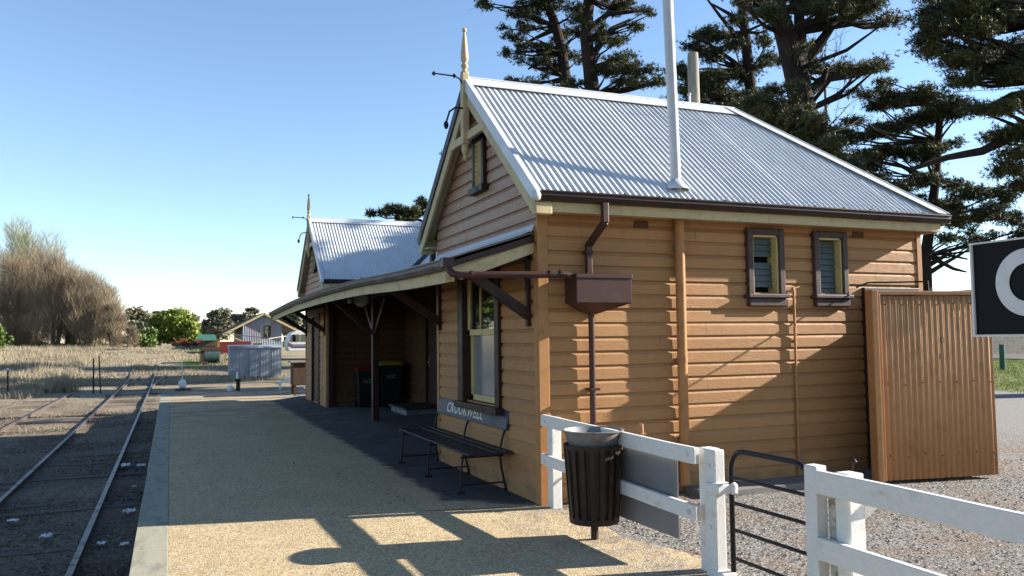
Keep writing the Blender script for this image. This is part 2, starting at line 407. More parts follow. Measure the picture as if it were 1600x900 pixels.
g = MB(); nx = len(xs)
g.add(np.stack([X, Y, Z], -1).reshape(-1, 3), [(j*nx+i, j*nx+i+1, (j+1)*nx+i+1, (j+1)*nx+i) for j in range(len(ys)-1) for i in range(nx-1)])
tag(g.build('ground', M['ground'], loc=(0,0,0), smooth=60), kind='structure')
def gz(x, y): return float(hill(np.array(float(x)), np.array(float(y))))

# platform
p = MB()
xr = [.16+.10*math.sin(k*1.7)+.08*math.sin(k*.63) for k in range(72)]
yr = np.linspace(-14, 21.55, 72)
nX = 12; vs = []; fs = []
for j, (a, b) in enumerate(zip(xr, yr)):
    for i in range(nX): 
        xx = -3.51 + (a+3.51)*i/(nX-1); vs.append((xx, b, .004 + .004*math.sin(3*xx+b*1.1)*(0 < i < nX-1)))
for j in range(71):
    for i in range(nX-1): fs.append((j*nX+i, j*nX+i+1, (j+1)*nX+i+1, (j+1)*nX+i))
p.add(vs, fs)
tag(p.build('platform_surface', M['sand'], loc=(0,0,0), smooth=60), kind='structure')
p = MB(); yy = -14.
while yy < 21.4:
    L = random.uniform(2.2, 2.6); e = min(yy+L, 21.55); o = random.uniform(-.004, .004)
    p.box(-3.775+o, -3.512, yy, e-.004, -.20, .0065+random.uniform(-.001, .001)); yy = e
tag(p.build('platform_coping', M['coping'], loc=(0,0,0), bevel=.004), kind='structure')
p = MB(); p.box(-3.735, -3.60, -14, 21.5, -.95, -.201); p.box(-3.60, .1, 21.40, 21.5, -.95, -.02)
tag(p.build('platform_wall', M['platform_wall'], loc=(0,0,0)), kind='structure')
# asphalt verandah floor
def az(x, y): return .0085 + .095*float(sstep(3, 7.5, np.array(y)))*float(sstep(-.75, .1, np.array(x)))
edge = [(-.1,-.03),(-.7,.0),(-1.2,.05),(-1.25,2),(-1.25,16),(-1.2,17.3)]
old = [(-.1,-.03),(-.45,.28),(-.80,.62),(-.92,1.6),(-.88,3),(-.80,5),(-.80,7),(-.66,8.6),(-.74,10),(-.60,12),(-.72,14),(-.55,15.6),(-.1,17.2)]
ye = np.linspace(-.03, 17.3, 60); xe = np.interp(ye, [e[1] for e in edge], [e[0] for e in edge]) + .02*np.sin(ye*2.1)
p = MB(); vs = []; fs = []; nA = 14
for a, b in zip(xe, ye):
    for i in range(nA):
        xx = a + (2.1-a)*(i/(nA-1))**1.3; vs.append((xx, b, az(xx, b)))
for j in range(59):
    for i in range(nA-1): fs.append((j*nA+i, j*nA+i+1, (j+1)*nA+i+1, (j+1)*nA+i))
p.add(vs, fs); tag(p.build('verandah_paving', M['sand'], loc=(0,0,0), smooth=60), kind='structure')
p = MB(); p.box(1.7, 5.6, -.42, -.02, -.02, .065)
tag(p.build('wall_apron', M['concrete'], loc=(0,0,0), bevel=.01), kind='structure')

# ------------------------------------------------------------------ station building
B = thing('station_building', (0,0,0), 'long ochre weatherboard railway station with twin gables and iron roof', 'building')
PROF = [(0., .024), (.104, .023), (.109, .019), (.142, .001), (.15, 0.)]
def boards(mb, o, u, n, z0, z1, span, holes=(), seg=.7):
    """rusticated boards: rows with a bevelled top, joints and small unevenness; span(z) gives the wall's ends"""
    o = np.array(o, float); u = np.array(u, float); n = np.array(n, float)
    rows = int(math.ceil((z1-z0)/.15))
    for r in range(rows):
        zb = z0 + r*.15
        pts = list(PROF)
        cuts = sorted({c-zb for h in holes for c in (h[2], h[3]) if 0 < c-zb < .15} | ({z1-zb} if z1-zb < .15 else set()))
        for c in cuts:
            off = np.interp(c, [a for a, _ in pts], [b for _, b in pts]); pts.append((c, off)); pts.sort()
        lo, hi = span(zb+.07)
        nb = max(2, int((hi-lo)/seg)); jt = rng.uniform(.12,.88) if rng.random() < .6 and hi-lo > 1 else None
        xsn = np.linspace(0, 1, nb+1)
        off = np.cumsum(rng.normal(0, .0010, nb+1)); off -= off.mean(); off += rng.normal(0, .0012)
        if jt is not None: off = off + np.where(xsn > jt, rng.normal(0,.0025), 0)
        dz = np.cumsum(rng.normal(0, .0009, nb+1)); dz -= dz.mean()
        for (za, oa), (zc, oc) in zip(pts[:-1], pts[1:]):
            if zc-za < 1e-5 or zb+zc > z1+1e-6: continue
            zm = zb+(za+zc)/2
            ivs = [(0., 1.)] if jt is None else [(0., jt-.0015/(hi-lo)), (jt+.0015/(hi-lo), 1.)]
            la, ha = span(zb+za); lc, hc = span(zb+zc)
            for h in holes:
                if h[2] < zm < h[3]:
                    a, b = (h[0]-la)/(ha-la), (h[1]-la)/(ha-la); nv = []
                    for s0, s1 in ivs:
                        if b <= s0 or a >= s1: nv.append((s0, s1)); continue
                        if a > s0: nv.append((s0, a))
                        if b < s1: nv.append((b, s1))
                    ivs = nv
            for s0, s1 in ivs:
                ts = [s0] + [q for q in xsn if s0+.01 < q < s1-.01] + [s1]
                vs = []; 
                for q in ts:
                    jo = np.interp(q, xsn, off); jz = np.interp(q, xsn, dz)
                    e0 = jz if za > 1e-6 else (jz if r else 0); e1 = jz if zc < .1499 else 0
                    if za <= 1e-6: e0 = 0
                    vs.append(o + u*(la+(ha-la)*q) + n*(oa+jo) + np.array((0, 0, zb+za+e0)))
                    vs.append(o + u*(lc+(hc-lc)*q) + n*(oc+jo) + np.array((0, 0, zb+zc+e1)))
                mb.add(vs, [(2*i, 2*i+2, 2*i+3, 2*i+1) for i in range(len(ts)-1)])
        # underside lip of the row
        if r or True:
            vs = []; iv = [(0., 1.)]
            for h in holes:
                if h[2] < zb < h[3]:
                    a, b = (h[0]-lo)/(hi-lo), (h[1]-lo)/(hi-lo); nv = []
                    for s0, s1 in iv:
                        if b <= s0 or a >= s1: nv.append((s0, s1)); continue
                        if a > s0: nv.append((s0, a))
                        if b < s1: nv.append((b, s1))
                    iv = nv
            l0, h0 = span(zb)
            for s0, s1 in iv:
                ts = [s0] + [q for q in xsn if s0+.01 < q < s1-.01] + [s1]; vs = []
                for q in ts:
                    jo = np.interp(q, xsn, off); P0 = o + u*(l0+(h0-l0)*q) + np.array((0, 0, zb))
                    vs += [P0 - n*.006, P0 + n*(.024+jo)]
                mb.add(vs, [(2*i, 2*i+2, 2*i+3, 2*i+1) for i in range(len(ts)-1)])
flat = lambda a, b: (lambda z: (a, b))
SL = .84
def gable_span(c, half, z0, top):
    def f(z):
        if z <= z0: return (c-half, c+half)
        h = max(.02, min(half, (top-z)/SL)); return (c-h, c+h)
    return f
# near wing
W1, W2 = (2.675, 3.045, 2.19, 2.86), (3.65, 4.01, 2.19, 2.86)
FW = (1.16, 2.22, .93, 2.50)                # big front window
w = MB(); boards(w, (0,0,0), (1,0,0), (0,-1,0), 0.06, 3.02, flat(.02, 5.34), (W1, W2)); w.box(0, 5.34, 0.0, .004, -.02, .07)
w.build('wall', M['board'], B)
w = MB(); boards(w, (0,0,0), (0,1,0), (-1,0,0), 0., 2.80, flat(.02, 3.46), (FW,)); w.build('wall', M['board'], B)
w = MB(); boards(w, (0,0,0), (0,1,0), (-1,0,0), 2.80, 4.84, gable_span(1.73, 1.73, 3.38, 4.82)); w.build('gable_wall', M['gable_board'], B)
w = MB(); boards(w, (5.34,0,0), (0,1,0), (1,0,0), 0., 3.05, flat(0, 15.75)); w.build('wall', M['board'], B)
w = MB(); boards(w, (0,3.46,0), (1,0,0), (0,1,0), 0., 3.05, flat(0, 1.95)); w.build('wall', M['board'], B)
DR = (9.55, 10.55, .26, 2.35)
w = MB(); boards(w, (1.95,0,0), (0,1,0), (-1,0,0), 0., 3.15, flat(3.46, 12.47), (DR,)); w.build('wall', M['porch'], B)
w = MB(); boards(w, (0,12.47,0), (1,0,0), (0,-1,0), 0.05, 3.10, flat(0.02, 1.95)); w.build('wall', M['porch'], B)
DF = (13.55, 14.55, .12, 2.30)
w = MB(); boards(w, (0,0,0), (0,1,0), (-1,0,0), 0., 2.80, flat(12.49, 15.75), (DF,)); w.build('wall', M['board'], B)
w = MB(); boards(w, (0,0,0), (0,1,0), (-1,0,0), 2.80, 4.84, gable_span(14.2, 1.73, 3.38, 4.82)); w.build('gable_wall', M['gable_board'], B)
w = MB(); boards(w, (0,15.75,0), (1,0,0), (0,1,0), 0., 3.05, flat(0, 5.34)); w.build('wall', M['board'], B)
# corner boards
for x0, x1, y0, y1, zt in ((-.034,.085,-.034,-.006,3.0), (-.036,-.006,-.006,.075,2.60), (5.27,5.35,-.036,-.006,3.0), (-.036,-.006,12.44,12.54,2.7), (-.006,.07,12.436,12.464,2.85), (-.034,-.006,3.38,3.47,2.7), (-.034,-.006,15.67,15.76,2.6)):
    c = MB(); c.box(x0, x1, y0, y1, 0.0, zt); c.build('corner_board', M['ochre'], B, bevel=.006)

# roofs ---------------------------------------------------------------
PIT, AMP = .0762, .0088
def corr(mb, a0, a1, P, t0f, t1f, step=8, rows=6):
    """corrugated sheet: P(a, t, h) maps along-roof a and down-slope t (0..1) and height h to a point"""
    n = int((a1-a0)/PIT*step); A = np.linspace(a0, a1, n+1); vs = []; fs = []
    for a in A:
        h = AMP*math.cos(2*math.pi*a/PIT); ta, tb = t0f(a), t1f(a)
        for k in range(rows+1):
            q = ta+(tb-ta)*k/rows
            vs.append(P(a, q, h + .002*math.sin(a*2.3+q*5) + .0035*(int((a+9)/.762) % 2)))
    r = rows+1
    for i in range(n):
        for k in range(rows): fs.append((i*r+k, (i+1)*r+k, (i+1)*r+k+1, i*r+k+1))
    mb.add(vs, fs)
CN, SN = 1/math.hypot(1, SL), SL/math.hypot(1, SL)
ZE = 3.15
def slope_near(yc):
    half = 2.06
    return lambda x, t, h: (x, yc-half*(1-t) - h*SN, ZE+SL*half*t + h*CN)
def slope_far(yc):
    half = 2.06
    return lambda x, t, h: (x, yc+half*(1-t) + h*SN, ZE+SL*half*t + h*CN)
HX, HE = 3.86, 5.47            # hip apex and eave end
hipt = lambda x: 1. if x < HX else max(.001, (HE-x)/(HE-HX))
zero = lambda x: 0.
RIDGE_Z = ZE+SL*2.06
for yc in (1.73, 14.2):
    rf = MB(); corr(rf, -.17, HE-.01, slope_near(yc), zero, hipt)
    rn = rf.build('roof', M['galv'], B, smooth=60)
    rf = MB(); corr(rf, -.17, HE-.01, slope_far(yc), zero, hipt, 6, 2); rf.build('roof', M['galv'], B, smooth=60)
    rf = MB()
    corr(rf, yc-2.06, yc+2.06, lambda y, t, h: (HE-(HE-HX)*t + h*.7, y, ZE+SL*2.06*t + h*.7), zero, lambda y: max(.001, 1-abs(y-yc)/2.06), 6, 2)
    rf.build('roof', M['galv'], B, smooth=60)
    if yc < 5:
        sc_ = MB(); Pn = slope_near(yc)
        for tq in (.05, .30, .56, .82):
            for j in range(-1, 72):
                a = j*PIT; 
                if tq < hipt(a)-.03 and a > -.1: 
                    q_ = np.array(Pn(a, tq+rng.normal(0,.002), AMP)); sc_.beam(q_, q_+np.array((0,-SN,CN))*.006, .009, .009, up=(1,0,0))
        tag(sc_.build('roof_screws', M['capping'], rn), kind='stuff')
    # ridge and hip cappings
    c = MB()
    for s in (-1, 1):
        a = np.array((-.20, yc, RIDGE_Z+.045)); b = np.array((HX+.05, yc, RIDGE_Z+.045)); d = np.array((0, s*.19*CN, -.19*SN-.008))
        c.add([a, b, b+d, a+d], [(0,1,2,3)])
        e = np.array((HX, yc, RIDGE_Z+.045)); f2 = np.array((HE+.02, yc+s*2.08, ZE+.035))
        d1 = np.array((-.15, 0, .0)); v = np.array((1., -s*1.0, 0))
        c.add([e, f2, f2+np.array((-.18, 0, .004)), e+np.array((-.17, s*.02, -.004))], [(0,1,2,3)])
        c.add([e, f2, f2+np.array((.0, -s*.18, .006)), e+np.array((.10, 0, -.10))], [(0,1,2,3)])
    c.build('ridge_capping', M['capping'], rn, solid=.006)
    c = MB(); c.tube([(-.2, yc, RIDGE_Z+.045), (HX, yc, RIDGE_Z+.045)], .017, 8)
    for s in (-1, 1): c.tube([(HX, yc, RIDGE_Z+.045), (HE+.02, yc+s*2.08, ZE+.035)], .014, 8)
    c.build('ridge_roll', M['capping'], rn, smooth=50)
    # barge boards, metal edge, soffit
    for s in (-1, 1):
        e0 = np.array((0, s*2.10, ZE-.03)); e1 = np.array((0, 0, RIDGE_Z-.005)); O = np.array((0, yc, 0))
        nrm = np.array((0, s*SN, CN))
        def bar(x, w, top, hgt, sh=0.):
            k = MB(); dn = -nrm*(top+hgt/2)
            k.beam(O+e0+dn+(x,0,0), O+e1+dn+(x,0,0), w, hgt, up=nrm); return k
        bar(-.165, .035, .055, .155).build('barge_board', M['cream'], B, bevel=.004)
        bar(-.200, .010, -.035, .115).build('barge_capping', M['capping'] if s < 0 else M['brown'], B)
        bar(-.172, .06, -.040, .008).build('barge_capping', M['capping'], B)
        bar(-.072, .15, .06, .02).build('gable_soffit', M['cream'], B)
        k = MB(); k.box(-.185, -.0, yc+s*2.02-.05, yc+s*2.02+.05, ZE-.22, ZE-.10); k.build('gable_bracket', M['cream'], B, bevel=.01)
        if s < 0:
            k = MB(); k.lathe([(.02,0),(.05,.02),(.055,.06),(.035,.10)], (-.20, yc-2.11, ZE-.10), 10); k.build('barge_end_cap', M['capping'], B, smooth=50)
    # king post, collar, finial
    k = MB(); k.box(-.235, -.150, yc-.052, yc+.052, RIDGE_Z-.80, RIDGE_Z+.09)
    k.build('king_post', M['cream'], B, bevel=.008)
    k = MB(); k.lathe([(.014,-.20),(.034,-.17),(.020,-.13),(.046,-.09),(.05,-.05),(.038,0)], (-.19, yc, RIDGE_Z-.80), 12); k.build('pendant', M['cream'], B, smooth=40)
    fz = RIDGE_Z+.09; k = MB()
    k.lathe([(0.0492,0.0000),(0.0525,0.0148),(0.0312,0.0370),(0.0262,0.0555),(0.0426,0.0814),(0.0459,0.1036),(0.0279,0.1295),(0.0279,0.1406),(0.0459,0.1628),(0.0476,0.2220),(0.0377,0.3330),(0.0246,0.4588),(0.0148,0.5032),(0.0139,0.5180),(0.0262,0.5328),(0.0295,0.5513),(0.0246,0.5698),(0.0066,0.5809)], (-.19, yc, fz), 18)
    k.build('finial', M['cream'], B, smooth=40)
    cz = RIDGE_Z-.64; hw = .64/SL-.03
    k = MB(); k.beam((-.165, yc-hw, cz-.06), (-.165, yc+hw, cz-.06), .045, .105); k.build('collar_beam', M['cream'], B, bevel=.006)
    # iron lamp brackets
    k = MB(); k.tube([(-.23,yc-.03,RIDGE_Z-.05),(-.27,yc-.03,RIDGE_Z+.01),(-.33,yc-.03,RIDGE_Z+.035),(-.62,yc-.05,RIDGE_Z+.035)], .010, 6)
    for q in (-.34, -.60): k.lathe([(.004,-.03),(.028,0),(.004,.03)], (q, yc-.04, RIDGE_Z+.035), 8)
    k.build('iron_bracket', M['iron'], B, smooth=40)
    k = MB(); k.tube([(-.22,yc-.04,RIDGE_Z-.36),(-.33,yc-.05,RIDGE_Z-.36),(-.41,yc-.06,RIDGE_Z-.42),(-.45,yc-.06,RIDGE_Z-.55)], .012, 6)
    k.lathe([(.012,0),(.030,-.03),(.030,-.07),(.012,-.10)][::-1], (-.455, yc-.06, RIDGE_Z-.54), 8); k.build('iron_bracket', M['iron'], B, smooth=40)
    # gable vent
    vc = yc-.10; vz0, vz1 = 3.54, 4.11
    gv = MB(); 
    for a, b, c0, c1 in ((vc-.20, vc-.125, vz0, vz1+.05), (vc+.125, vc+.20, vz0, vz1+.05), (vc-.20, vc+.20, vz1, vz1+.085)): gv.box(-.075, -.010, a, b, c0, c1)
    gvo = gv.build('gable_vent', M['brown'], B, bevel=.008)
    k = MB(); k.box(-.115, -.012, vc-.25, vc+.25, vz0-.07, vz0+.01); k.build('vent_sill', M['brown'], gvo, bevel=.008)
    k = MB(); k.box(-.012, -.006, vc-.12, vc+.12, vz0, vz1); k.build('vent_back', M['dark'], gvo)
    k = MB()
    for i in range(9):
        z = vz0+.035+i*.062; k.beam((-.042, vc-.12, z), (-.042, vc+.12, z), .07, .010, up=(.75,0,.66))
    k.build('vent_slat', M['yellow'], gvo)
    k = MB(); k.box(-.06,-.02,vc-.125,vc-.105,vz0,vz1); k.box(-.06,-.02,vc+.105,vc+.125,vz0,vz1); k.build('vent_liner', M['yellow'], gvo)
    # eaves: fascia, gutter
    for s in (-1, 1):
        yy0 = yc+s*2.00
        k = MB(); k.box(-.15, 5.40, yy0-.018, yy0+.018, ZE-.185, ZE-.01); k.build('fascia', M['cream'], B, bevel=.004)
        k = MB(); k.box(-.15, 5.38, min(yy0-s*.02, yc+s*1.74), max(yy0-s*.02, yc+s*1.74), ZE-.16, ZE-.145); k.build('eave_soffit', M['cream'], B)
        yo = yy0+s*.02; k = MB()
        pr = [(0,-.012),(0,-.095),(.02,-.105),(.075,-.10),(.098,-.055),(.098,-.022),(.112,-.018),(.112,-.008),(.092,-.008)]
        vs = [(x, yo+s*a, ZE+.02+b) for x in (-.14, 5.47) for a, b in pr]; m = len(pr)
        k.add(vs, [(i, i+1, m+i+1, m+i) for i in range(m-1)]); 
        k.add([(5.47, yo+s*a, ZE+.02+b) for a, b in pr[:7]], [tuple(range(7))]); k.add([(-.14, yo+s*a, ZE+.02+b) for a, b in pr[:7]], [tuple(range(7))])
        k.build('gutter', M['brown'], B, solid=.004)
    k = MB(); k.box(5.40, 5.425, yc-2.0, yc+2.0, ZE-.185, ZE-.01); k.build('fascia', M['cream'], B)
    k = MB(); k.box(5.43, 5.53, yc-2.06, yc+2.06, ZE-.085, ZE+.01); k.build('gutter', M['brown'], B)
k = MB()
for a in np.arange(.4, 5.2, .42):
    dy = -.36; k.lathe([(.012,0),(.02,.012),(.008,.022)], (a, dy, ZE+.012), 6)
tag(k.build('leaf_debris', M['chairdark'], B), kind='stuff')
# middle roof between the wings
XE, XR = 1.78, 3.9
ZR = ZE-.03+SL*(XR-XE)
vall = lambda y: 0.
def mid(y, t, h): return (XE+(XR-XE)*t - h*SN, y, ZE-.03+SL*(XR-XE)*t + h*CN)
rf = MB(); corr(rf, 2.2, 13.9, mid, zero, lambda y: 1., 6, 2)
# keep the middle roof off the wings: it stops at their valleys
rf2 = MB()
def vt1(y):
    up = min(1., max(.0, min((y-3.79)/2.06+1, 99)))
    lo = 0.
    if y < 3.79: lo = min(.995, (3.79-y)/2.06*(2.06*SL/(ZR-ZE+.03)))
    if y > 12.14: lo = min(.995, (y-12.14)/2.06*(2.06*SL/(ZR-ZE+.03)))
    return lo
corr(rf2, 1.9, 14.0, mid, vt1, lambda y: 1., 6, 2)
mr = rf2.build('roof', M['galv'], B, smooth=60)
rf2 = MB(); corr(rf2, 1.9, 14.0, lambda y, t, h: (2*XR-(XE+(XR-XE)*t) + h*SN, y, ZE-.03+SL*(XR-XE)*t + h*CN), vt1, lambda y: 1., 4, 1)
rf2.build('roof', M['galv'], B, smooth=60)
k = MB(); k.beam((XR, 2.2, ZR+.035), (XR, 13.8, ZR+.035), .34, .02); k.build('ridge_capping', M['capping'], mr)
k = MB(); k.beam((1.74, 12.12, ZE+.015), (3.75, 14.08, RIDGE_Z-.06), .20, .02); k.build('valley_flashing', M['brown'], mr)
k = MB(); k.box(1.6, 1.75, 3.9, 12.1, ZE-.15, ZE-.02); k.build('fascia', M['cream'], B)
fq = at(676, 378, 15.2); k = MB(); k.box(fq[0]-.045, fq[0]+.045, fq[1]-.05, fq[1]+.05, fq[2]-.6, fq[2]+.22); k.build('flue', M['brown'], B)

# awning ---------------------------------------------------------------
AY = [.06, 1.9, 4.1, 7.4, 10.8, 13.2, 15.66]
AZ = [2.455, 2.475, 2.545, 2.575, 2.555, 2.505, 2.435]
ya = np.linspace(.06, 15.66, 40)
za = np.interp(ya, AY, AZ); za = np.convolve(np.pad(za, 2, mode='edge'), np.ones(5)/5, 'valid')
azf = lambda y: float(np.interp(y, ya, za))
def awn(y, t, h):
    x = -.98+ (2.78)*t
    base = azf(y)+.035
    top = 2.80+ (.30*(t-.353)/.647 if t > .353 else 0)
    z = base+(2.80-base)*t/.353 if t <= .353 else top
    return (x, y, z+h)
k = MB(); corr(k, .06, 15.66, awn, zero, lambda y: .35 if (y < 3.46 or y > 12.47) else 1., 6, 4)
AW = k.build('awning_roof', M['galv'], B, smooth=60)
# gutter
pr = [(0,.02),(0,-.075),(-.02,-.085),(-.07,-.080),(-.095,-.04),(-.098,-.002),(-.112,.0),(-.112,.010),(-.094,.010)]
k = MB(); m = len(pr); vs = [(-.935+a, y, azf(y)+.02+b) for y in ya for a, b in pr]
k.add(vs, [(j*m+i, j*m+i+1, (j+1)*m+i+1, (j+1)*m+i) for j in range(len(ya)-1) for i in range(m-1)])
for y in (.06, 15.66): k.add([(-.935+a, y, azf(y)+.02+b) for a, b in pr[:7]], [tuple(range(7))])
k.build('awning_gutter', paint('old_gutter_paint', (.075,.045,.042), (.20,.20,.21), 3, .45, .1), AW, solid=.004)
k = MB(); vs = []
for y in ya:
    z = azf(y); vs += [(-.935, y, z-.06), (-.935, y, z-.185), (-.905, y, z-.185), (-.905, y, z-.06)]
k.add(vs, [(j*4+i, j*4+(i+1) % 4, (j+1)*4+(i+1) % 4, (j+1)*4+i) for j in range(len(ya)-1) for i in range(4)] + [(3,2,1,0), tuple(len(ya)*4-4+i for i in range(4))])
k.build('awning_fascia', M['cream'], AW)
# end barges
for y, s in ((.075, -1), (15.645, 1)):
    z = azf(y)
    k = MB(); k.prism([(-.99,y,z-.185),(-.99,y,z-.10),(-.96,y,z-.04),(-.02,y,2.70),(-.02,y,2.585),(-.82,y,z-.165),(-.90,y,z-.135),(-.94,y,z-.185)], (0, -s*.03, 0)); k.build('awning_barge', M['cream'], AW)
    k = MB(); k.prism([(-.97,y+s*.006,z+.005),(-.03,y+s*.006,2.765),(-.03,y+s*.006,2.695),(-.97,y+s*.006,z-.055)], (0, s*.012, 0)); k.build('awning_edge_trim', M['brown'], AW)
    k = MB(); k.add([(-.98,y+s*.03,z+.05),(-.0,y+s*.03,2.835),(-.0,y-s*.16,2.845),(-.98,y-s*.16,z+.06)], [(0,1,2,3)]); k.build('awning_capping', M['capping'], AW, solid=.006)
k = MB(); k.beam((-.045, .05, 2.84), (-.045, 3.44, 2.84), .012, .09, up=(.5,0,.86)); k.build('flashing', M['capping'], AW)
k = MB(); k.beam((-.045, 12.5, 2.84), (-.045, 15.7, 2.84), .012, .09, up=(.5,0,.86)); k.build('flashing', M['capping'], AW)
# lining, beam, rafters
k = MB(); vs = []
for y in ya: vs += [(-.90, y, azf(y)-.055), (-.02, y, 2.70), (1.9, y, 2.98)]
k.add(vs, [(j*3+i, j*3+i+1, (j+1)*3+i+1, (j+1)*3+i) for j in range(len(ya)-1) for i in range(2)]); k.build('awning_lining', M['brown'], AW)
k = MB()
for y in np.arange(.5, 15.5, .92):
    k.beam((-.89, y, azf(y)-.10), (-.02, y, 2.655), .05, .08)
k.build('awning_rafter', M['brown'], AW)
k = MB(); k.beam((.25, 3.4, 2.62), (.25, 12.5, 2.62), .10, .18); k.build('verandah_beam', M['brown'], B)
# brackets on the walls
def bracket(y):
    k = MB(); k.beam((-.03, y, 1.93), (-.74, y, 2.40), .065, .105); k.beam((-.045, y, 1.82), (-.045, y, 2.62), .06, .05, up=(1,0,0)); k.beam((-.02, y, 2.56), (-.86, y, 2.385), .06, .06)
    return k.build('bracket', M['brown'], AW, bevel=.006)
for y in (.20, 3.30, 12.60, 15.55): bracket(y)
# post with struts
po = MB(); po.box(.205, .335, 8.52, 8.65, .09, 2.55)
PO = po.build('verandah_post', M['brown'], B, bevel=.012)
k = MB()
for dx, dy in ((0,-.95),(0,.95),(-.85,0)): k.beam((.27+.06*np.sign(dx), 8.585+.06*np.sign(dy), 1.83), (.27+dx, 8.585+dy, 2.52), .07, .09)
k.build('strut', M['brown'], PO, bevel=.006)
k = MB(); k.box(.01,.12,3.47,3.58,.05,2.7); k.build('verandah_post', M['brown'], B); k = MB(); k.box(.01,.12,12.33,12.43,.09,2.7); k.build('verandah_post', M['brown'], B)

# big front window -----------------------------------------------------
WN = MB(); a, b, c, d = FW
WN.box(-.085, .06, b-.0, b+.20, c-.02, d+.10); WN.box(-.065, .06, a-.13, a, c-.02, d+.10); WN.box(-.065, .06, a, b, d, d+.10)
WN = WN.build('window', M['brown'], B, bevel=.008)
k = MB(); k.box(-.125, .05, a-.18, b+.25, c-.10, c-.02); k.build('sill', M['brown'], WN, bevel=.008)
def sash(x, z0, z1, mun, nm='sash'):
    k = MB(); k.box(x, x+.045, a, a+.055, z0, z1); k.box(x, x+.045, b-.085, b, z0, z1); k.box(x, x+.045, a, b, z0, z0+.075); k.box(x, x+.045, a, b, z1-.05, z1)
    if mun: k.box(x+.005, x+.04, a+.60, a+.63, z0, z1)
    return k.build(nm, M['yellow'], WN, bevel=.004)
zm = 1.76
sash(-.010, zm-.02, d, True); sash(.030, c, zm+.03, False)
k = MB(); k.box(.012, .016, a+.05, b-.08, zm, d-.04); k.build('pane', M['glass'], WN)
k = MB(); k.box(.052, .056, a+.05, b-.08, c+.06, zm); k.build('pane', M['frost'], WN)

# louvre windows
for (x0, x1, z0, z1), miss in ((W1, (3, 8)), (W2, ())):
    k = MB(); t_ = .08
    k.box(x0-t_, x0, -.075, .02, z0-.02, z1+t_); k.box(x1, x1+t_, -.075, .02, z0-.02, z1+t_); k.box(x0, x1, -.075, .02, z1, z1+t_)
    Lw = k.build('louvre_window', M['frame_brown'], B, bevel=.012)
    k = MB(); k.box(x0-t_-.03, x1+t_+.03, -.115, .02, z0-.065, z0-.015); k.box(x0-t_, x1+t_, -.085, -.0, z0-.16, z0-.066); k.build('sill', M['frame_brown'], Lw, bevel=.012)
    k = MB(); k.box(x0, x0+.022, -.045, .12, z0-.02, z1); k.box(x1-.022, x1, -.045, .12, z0-.02, z1); k.box(x0, x1, -.045, .12, z1-.02, z1)
    k.build('liner', M['yellow'], Lw)
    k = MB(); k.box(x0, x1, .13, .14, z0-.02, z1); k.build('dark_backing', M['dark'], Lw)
    k = MB(); n = 9; hh = (z1-z0-.03)/n
    for i in range(n):
        if i in [n-1-q for q in miss]: continue
        z = z0+hh*(i+.5); k.beam((x0+.03, .045, z), (x1-.03, .045, z), .006, hh*1.08, up=(0,.30,.95))
    k.build('louvre_blade', M['louvre'], Lw)
# small wall vents
for x in (1.13, 4.22):
    k = MB(); k.box(x, x+.17, -.034, -.012, 2.885, 2.955); k.build('wall_vent', paint('vent_brown', (.13,.055,.022), (.06,.03,.015), 30, .7, .3), B)
# doors in the shade
k = MB(); k.box(1.955, 1.99, DR[0], DR[1], DR[2], DR[3]); D1 = k.build('door', M['brown'], B)
k = MB(); k.box(1.90, 1.99, DR[0]-.10, DR[0], DR[2]-.1, DR[3]+.1); k.box(1.90, 1.99, DR[1], DR[1]+.10, DR[2]-.1, DR[3]+.1); k.box(1.90, 1.99, DR[0], DR[1], DR[3], DR[3]+.1); k.build('frame', M['brown'], D1)
k = MB(); k.lathe([(.02,0),(.028,.02),(.02,.04)], (1.92, DR[1]-.12, 1.16), 10); k.box(1.945,1.956,DR[1]-.145,DR[1]-.095,1.08,1.30); k.build('handle', paint('brass', (.6,.5,.3), None, 9, .3, 0, metal=.8), D1)
k = MB(); k.box(.005, .045, DF[0], DF[1], DF[2], DF[3]); D2 = k.build('door', paint('red_brown_door', (.085,.036,.022), None, 5, .5, .1), B)
k = MB(); k.box(-.05, .05, DF[0]-.09, DF[0], .05, DF[3]+.1); k.box(-.05, .05, DF[1], DF[1]+.11, .05, DF[3]+.1); k.box(-.05, .05, DF[0], DF[1], DF[3], DF[3]+.1); k.build('frame', M['brown'], D2)
k = MB(); k.box(4.33, 4.40, -.075, .0, .07, 2.22); k.box(4.40, 5.16, -.040, -.026, .07, 2.18); D3 = k.build('door', M['brown'], B)
k = MB(); k.box(4.34, 5.26, -.06, .0, 2.18, 2.27); k.build('frame', M['frame_brown'], D3, bevel=.01)

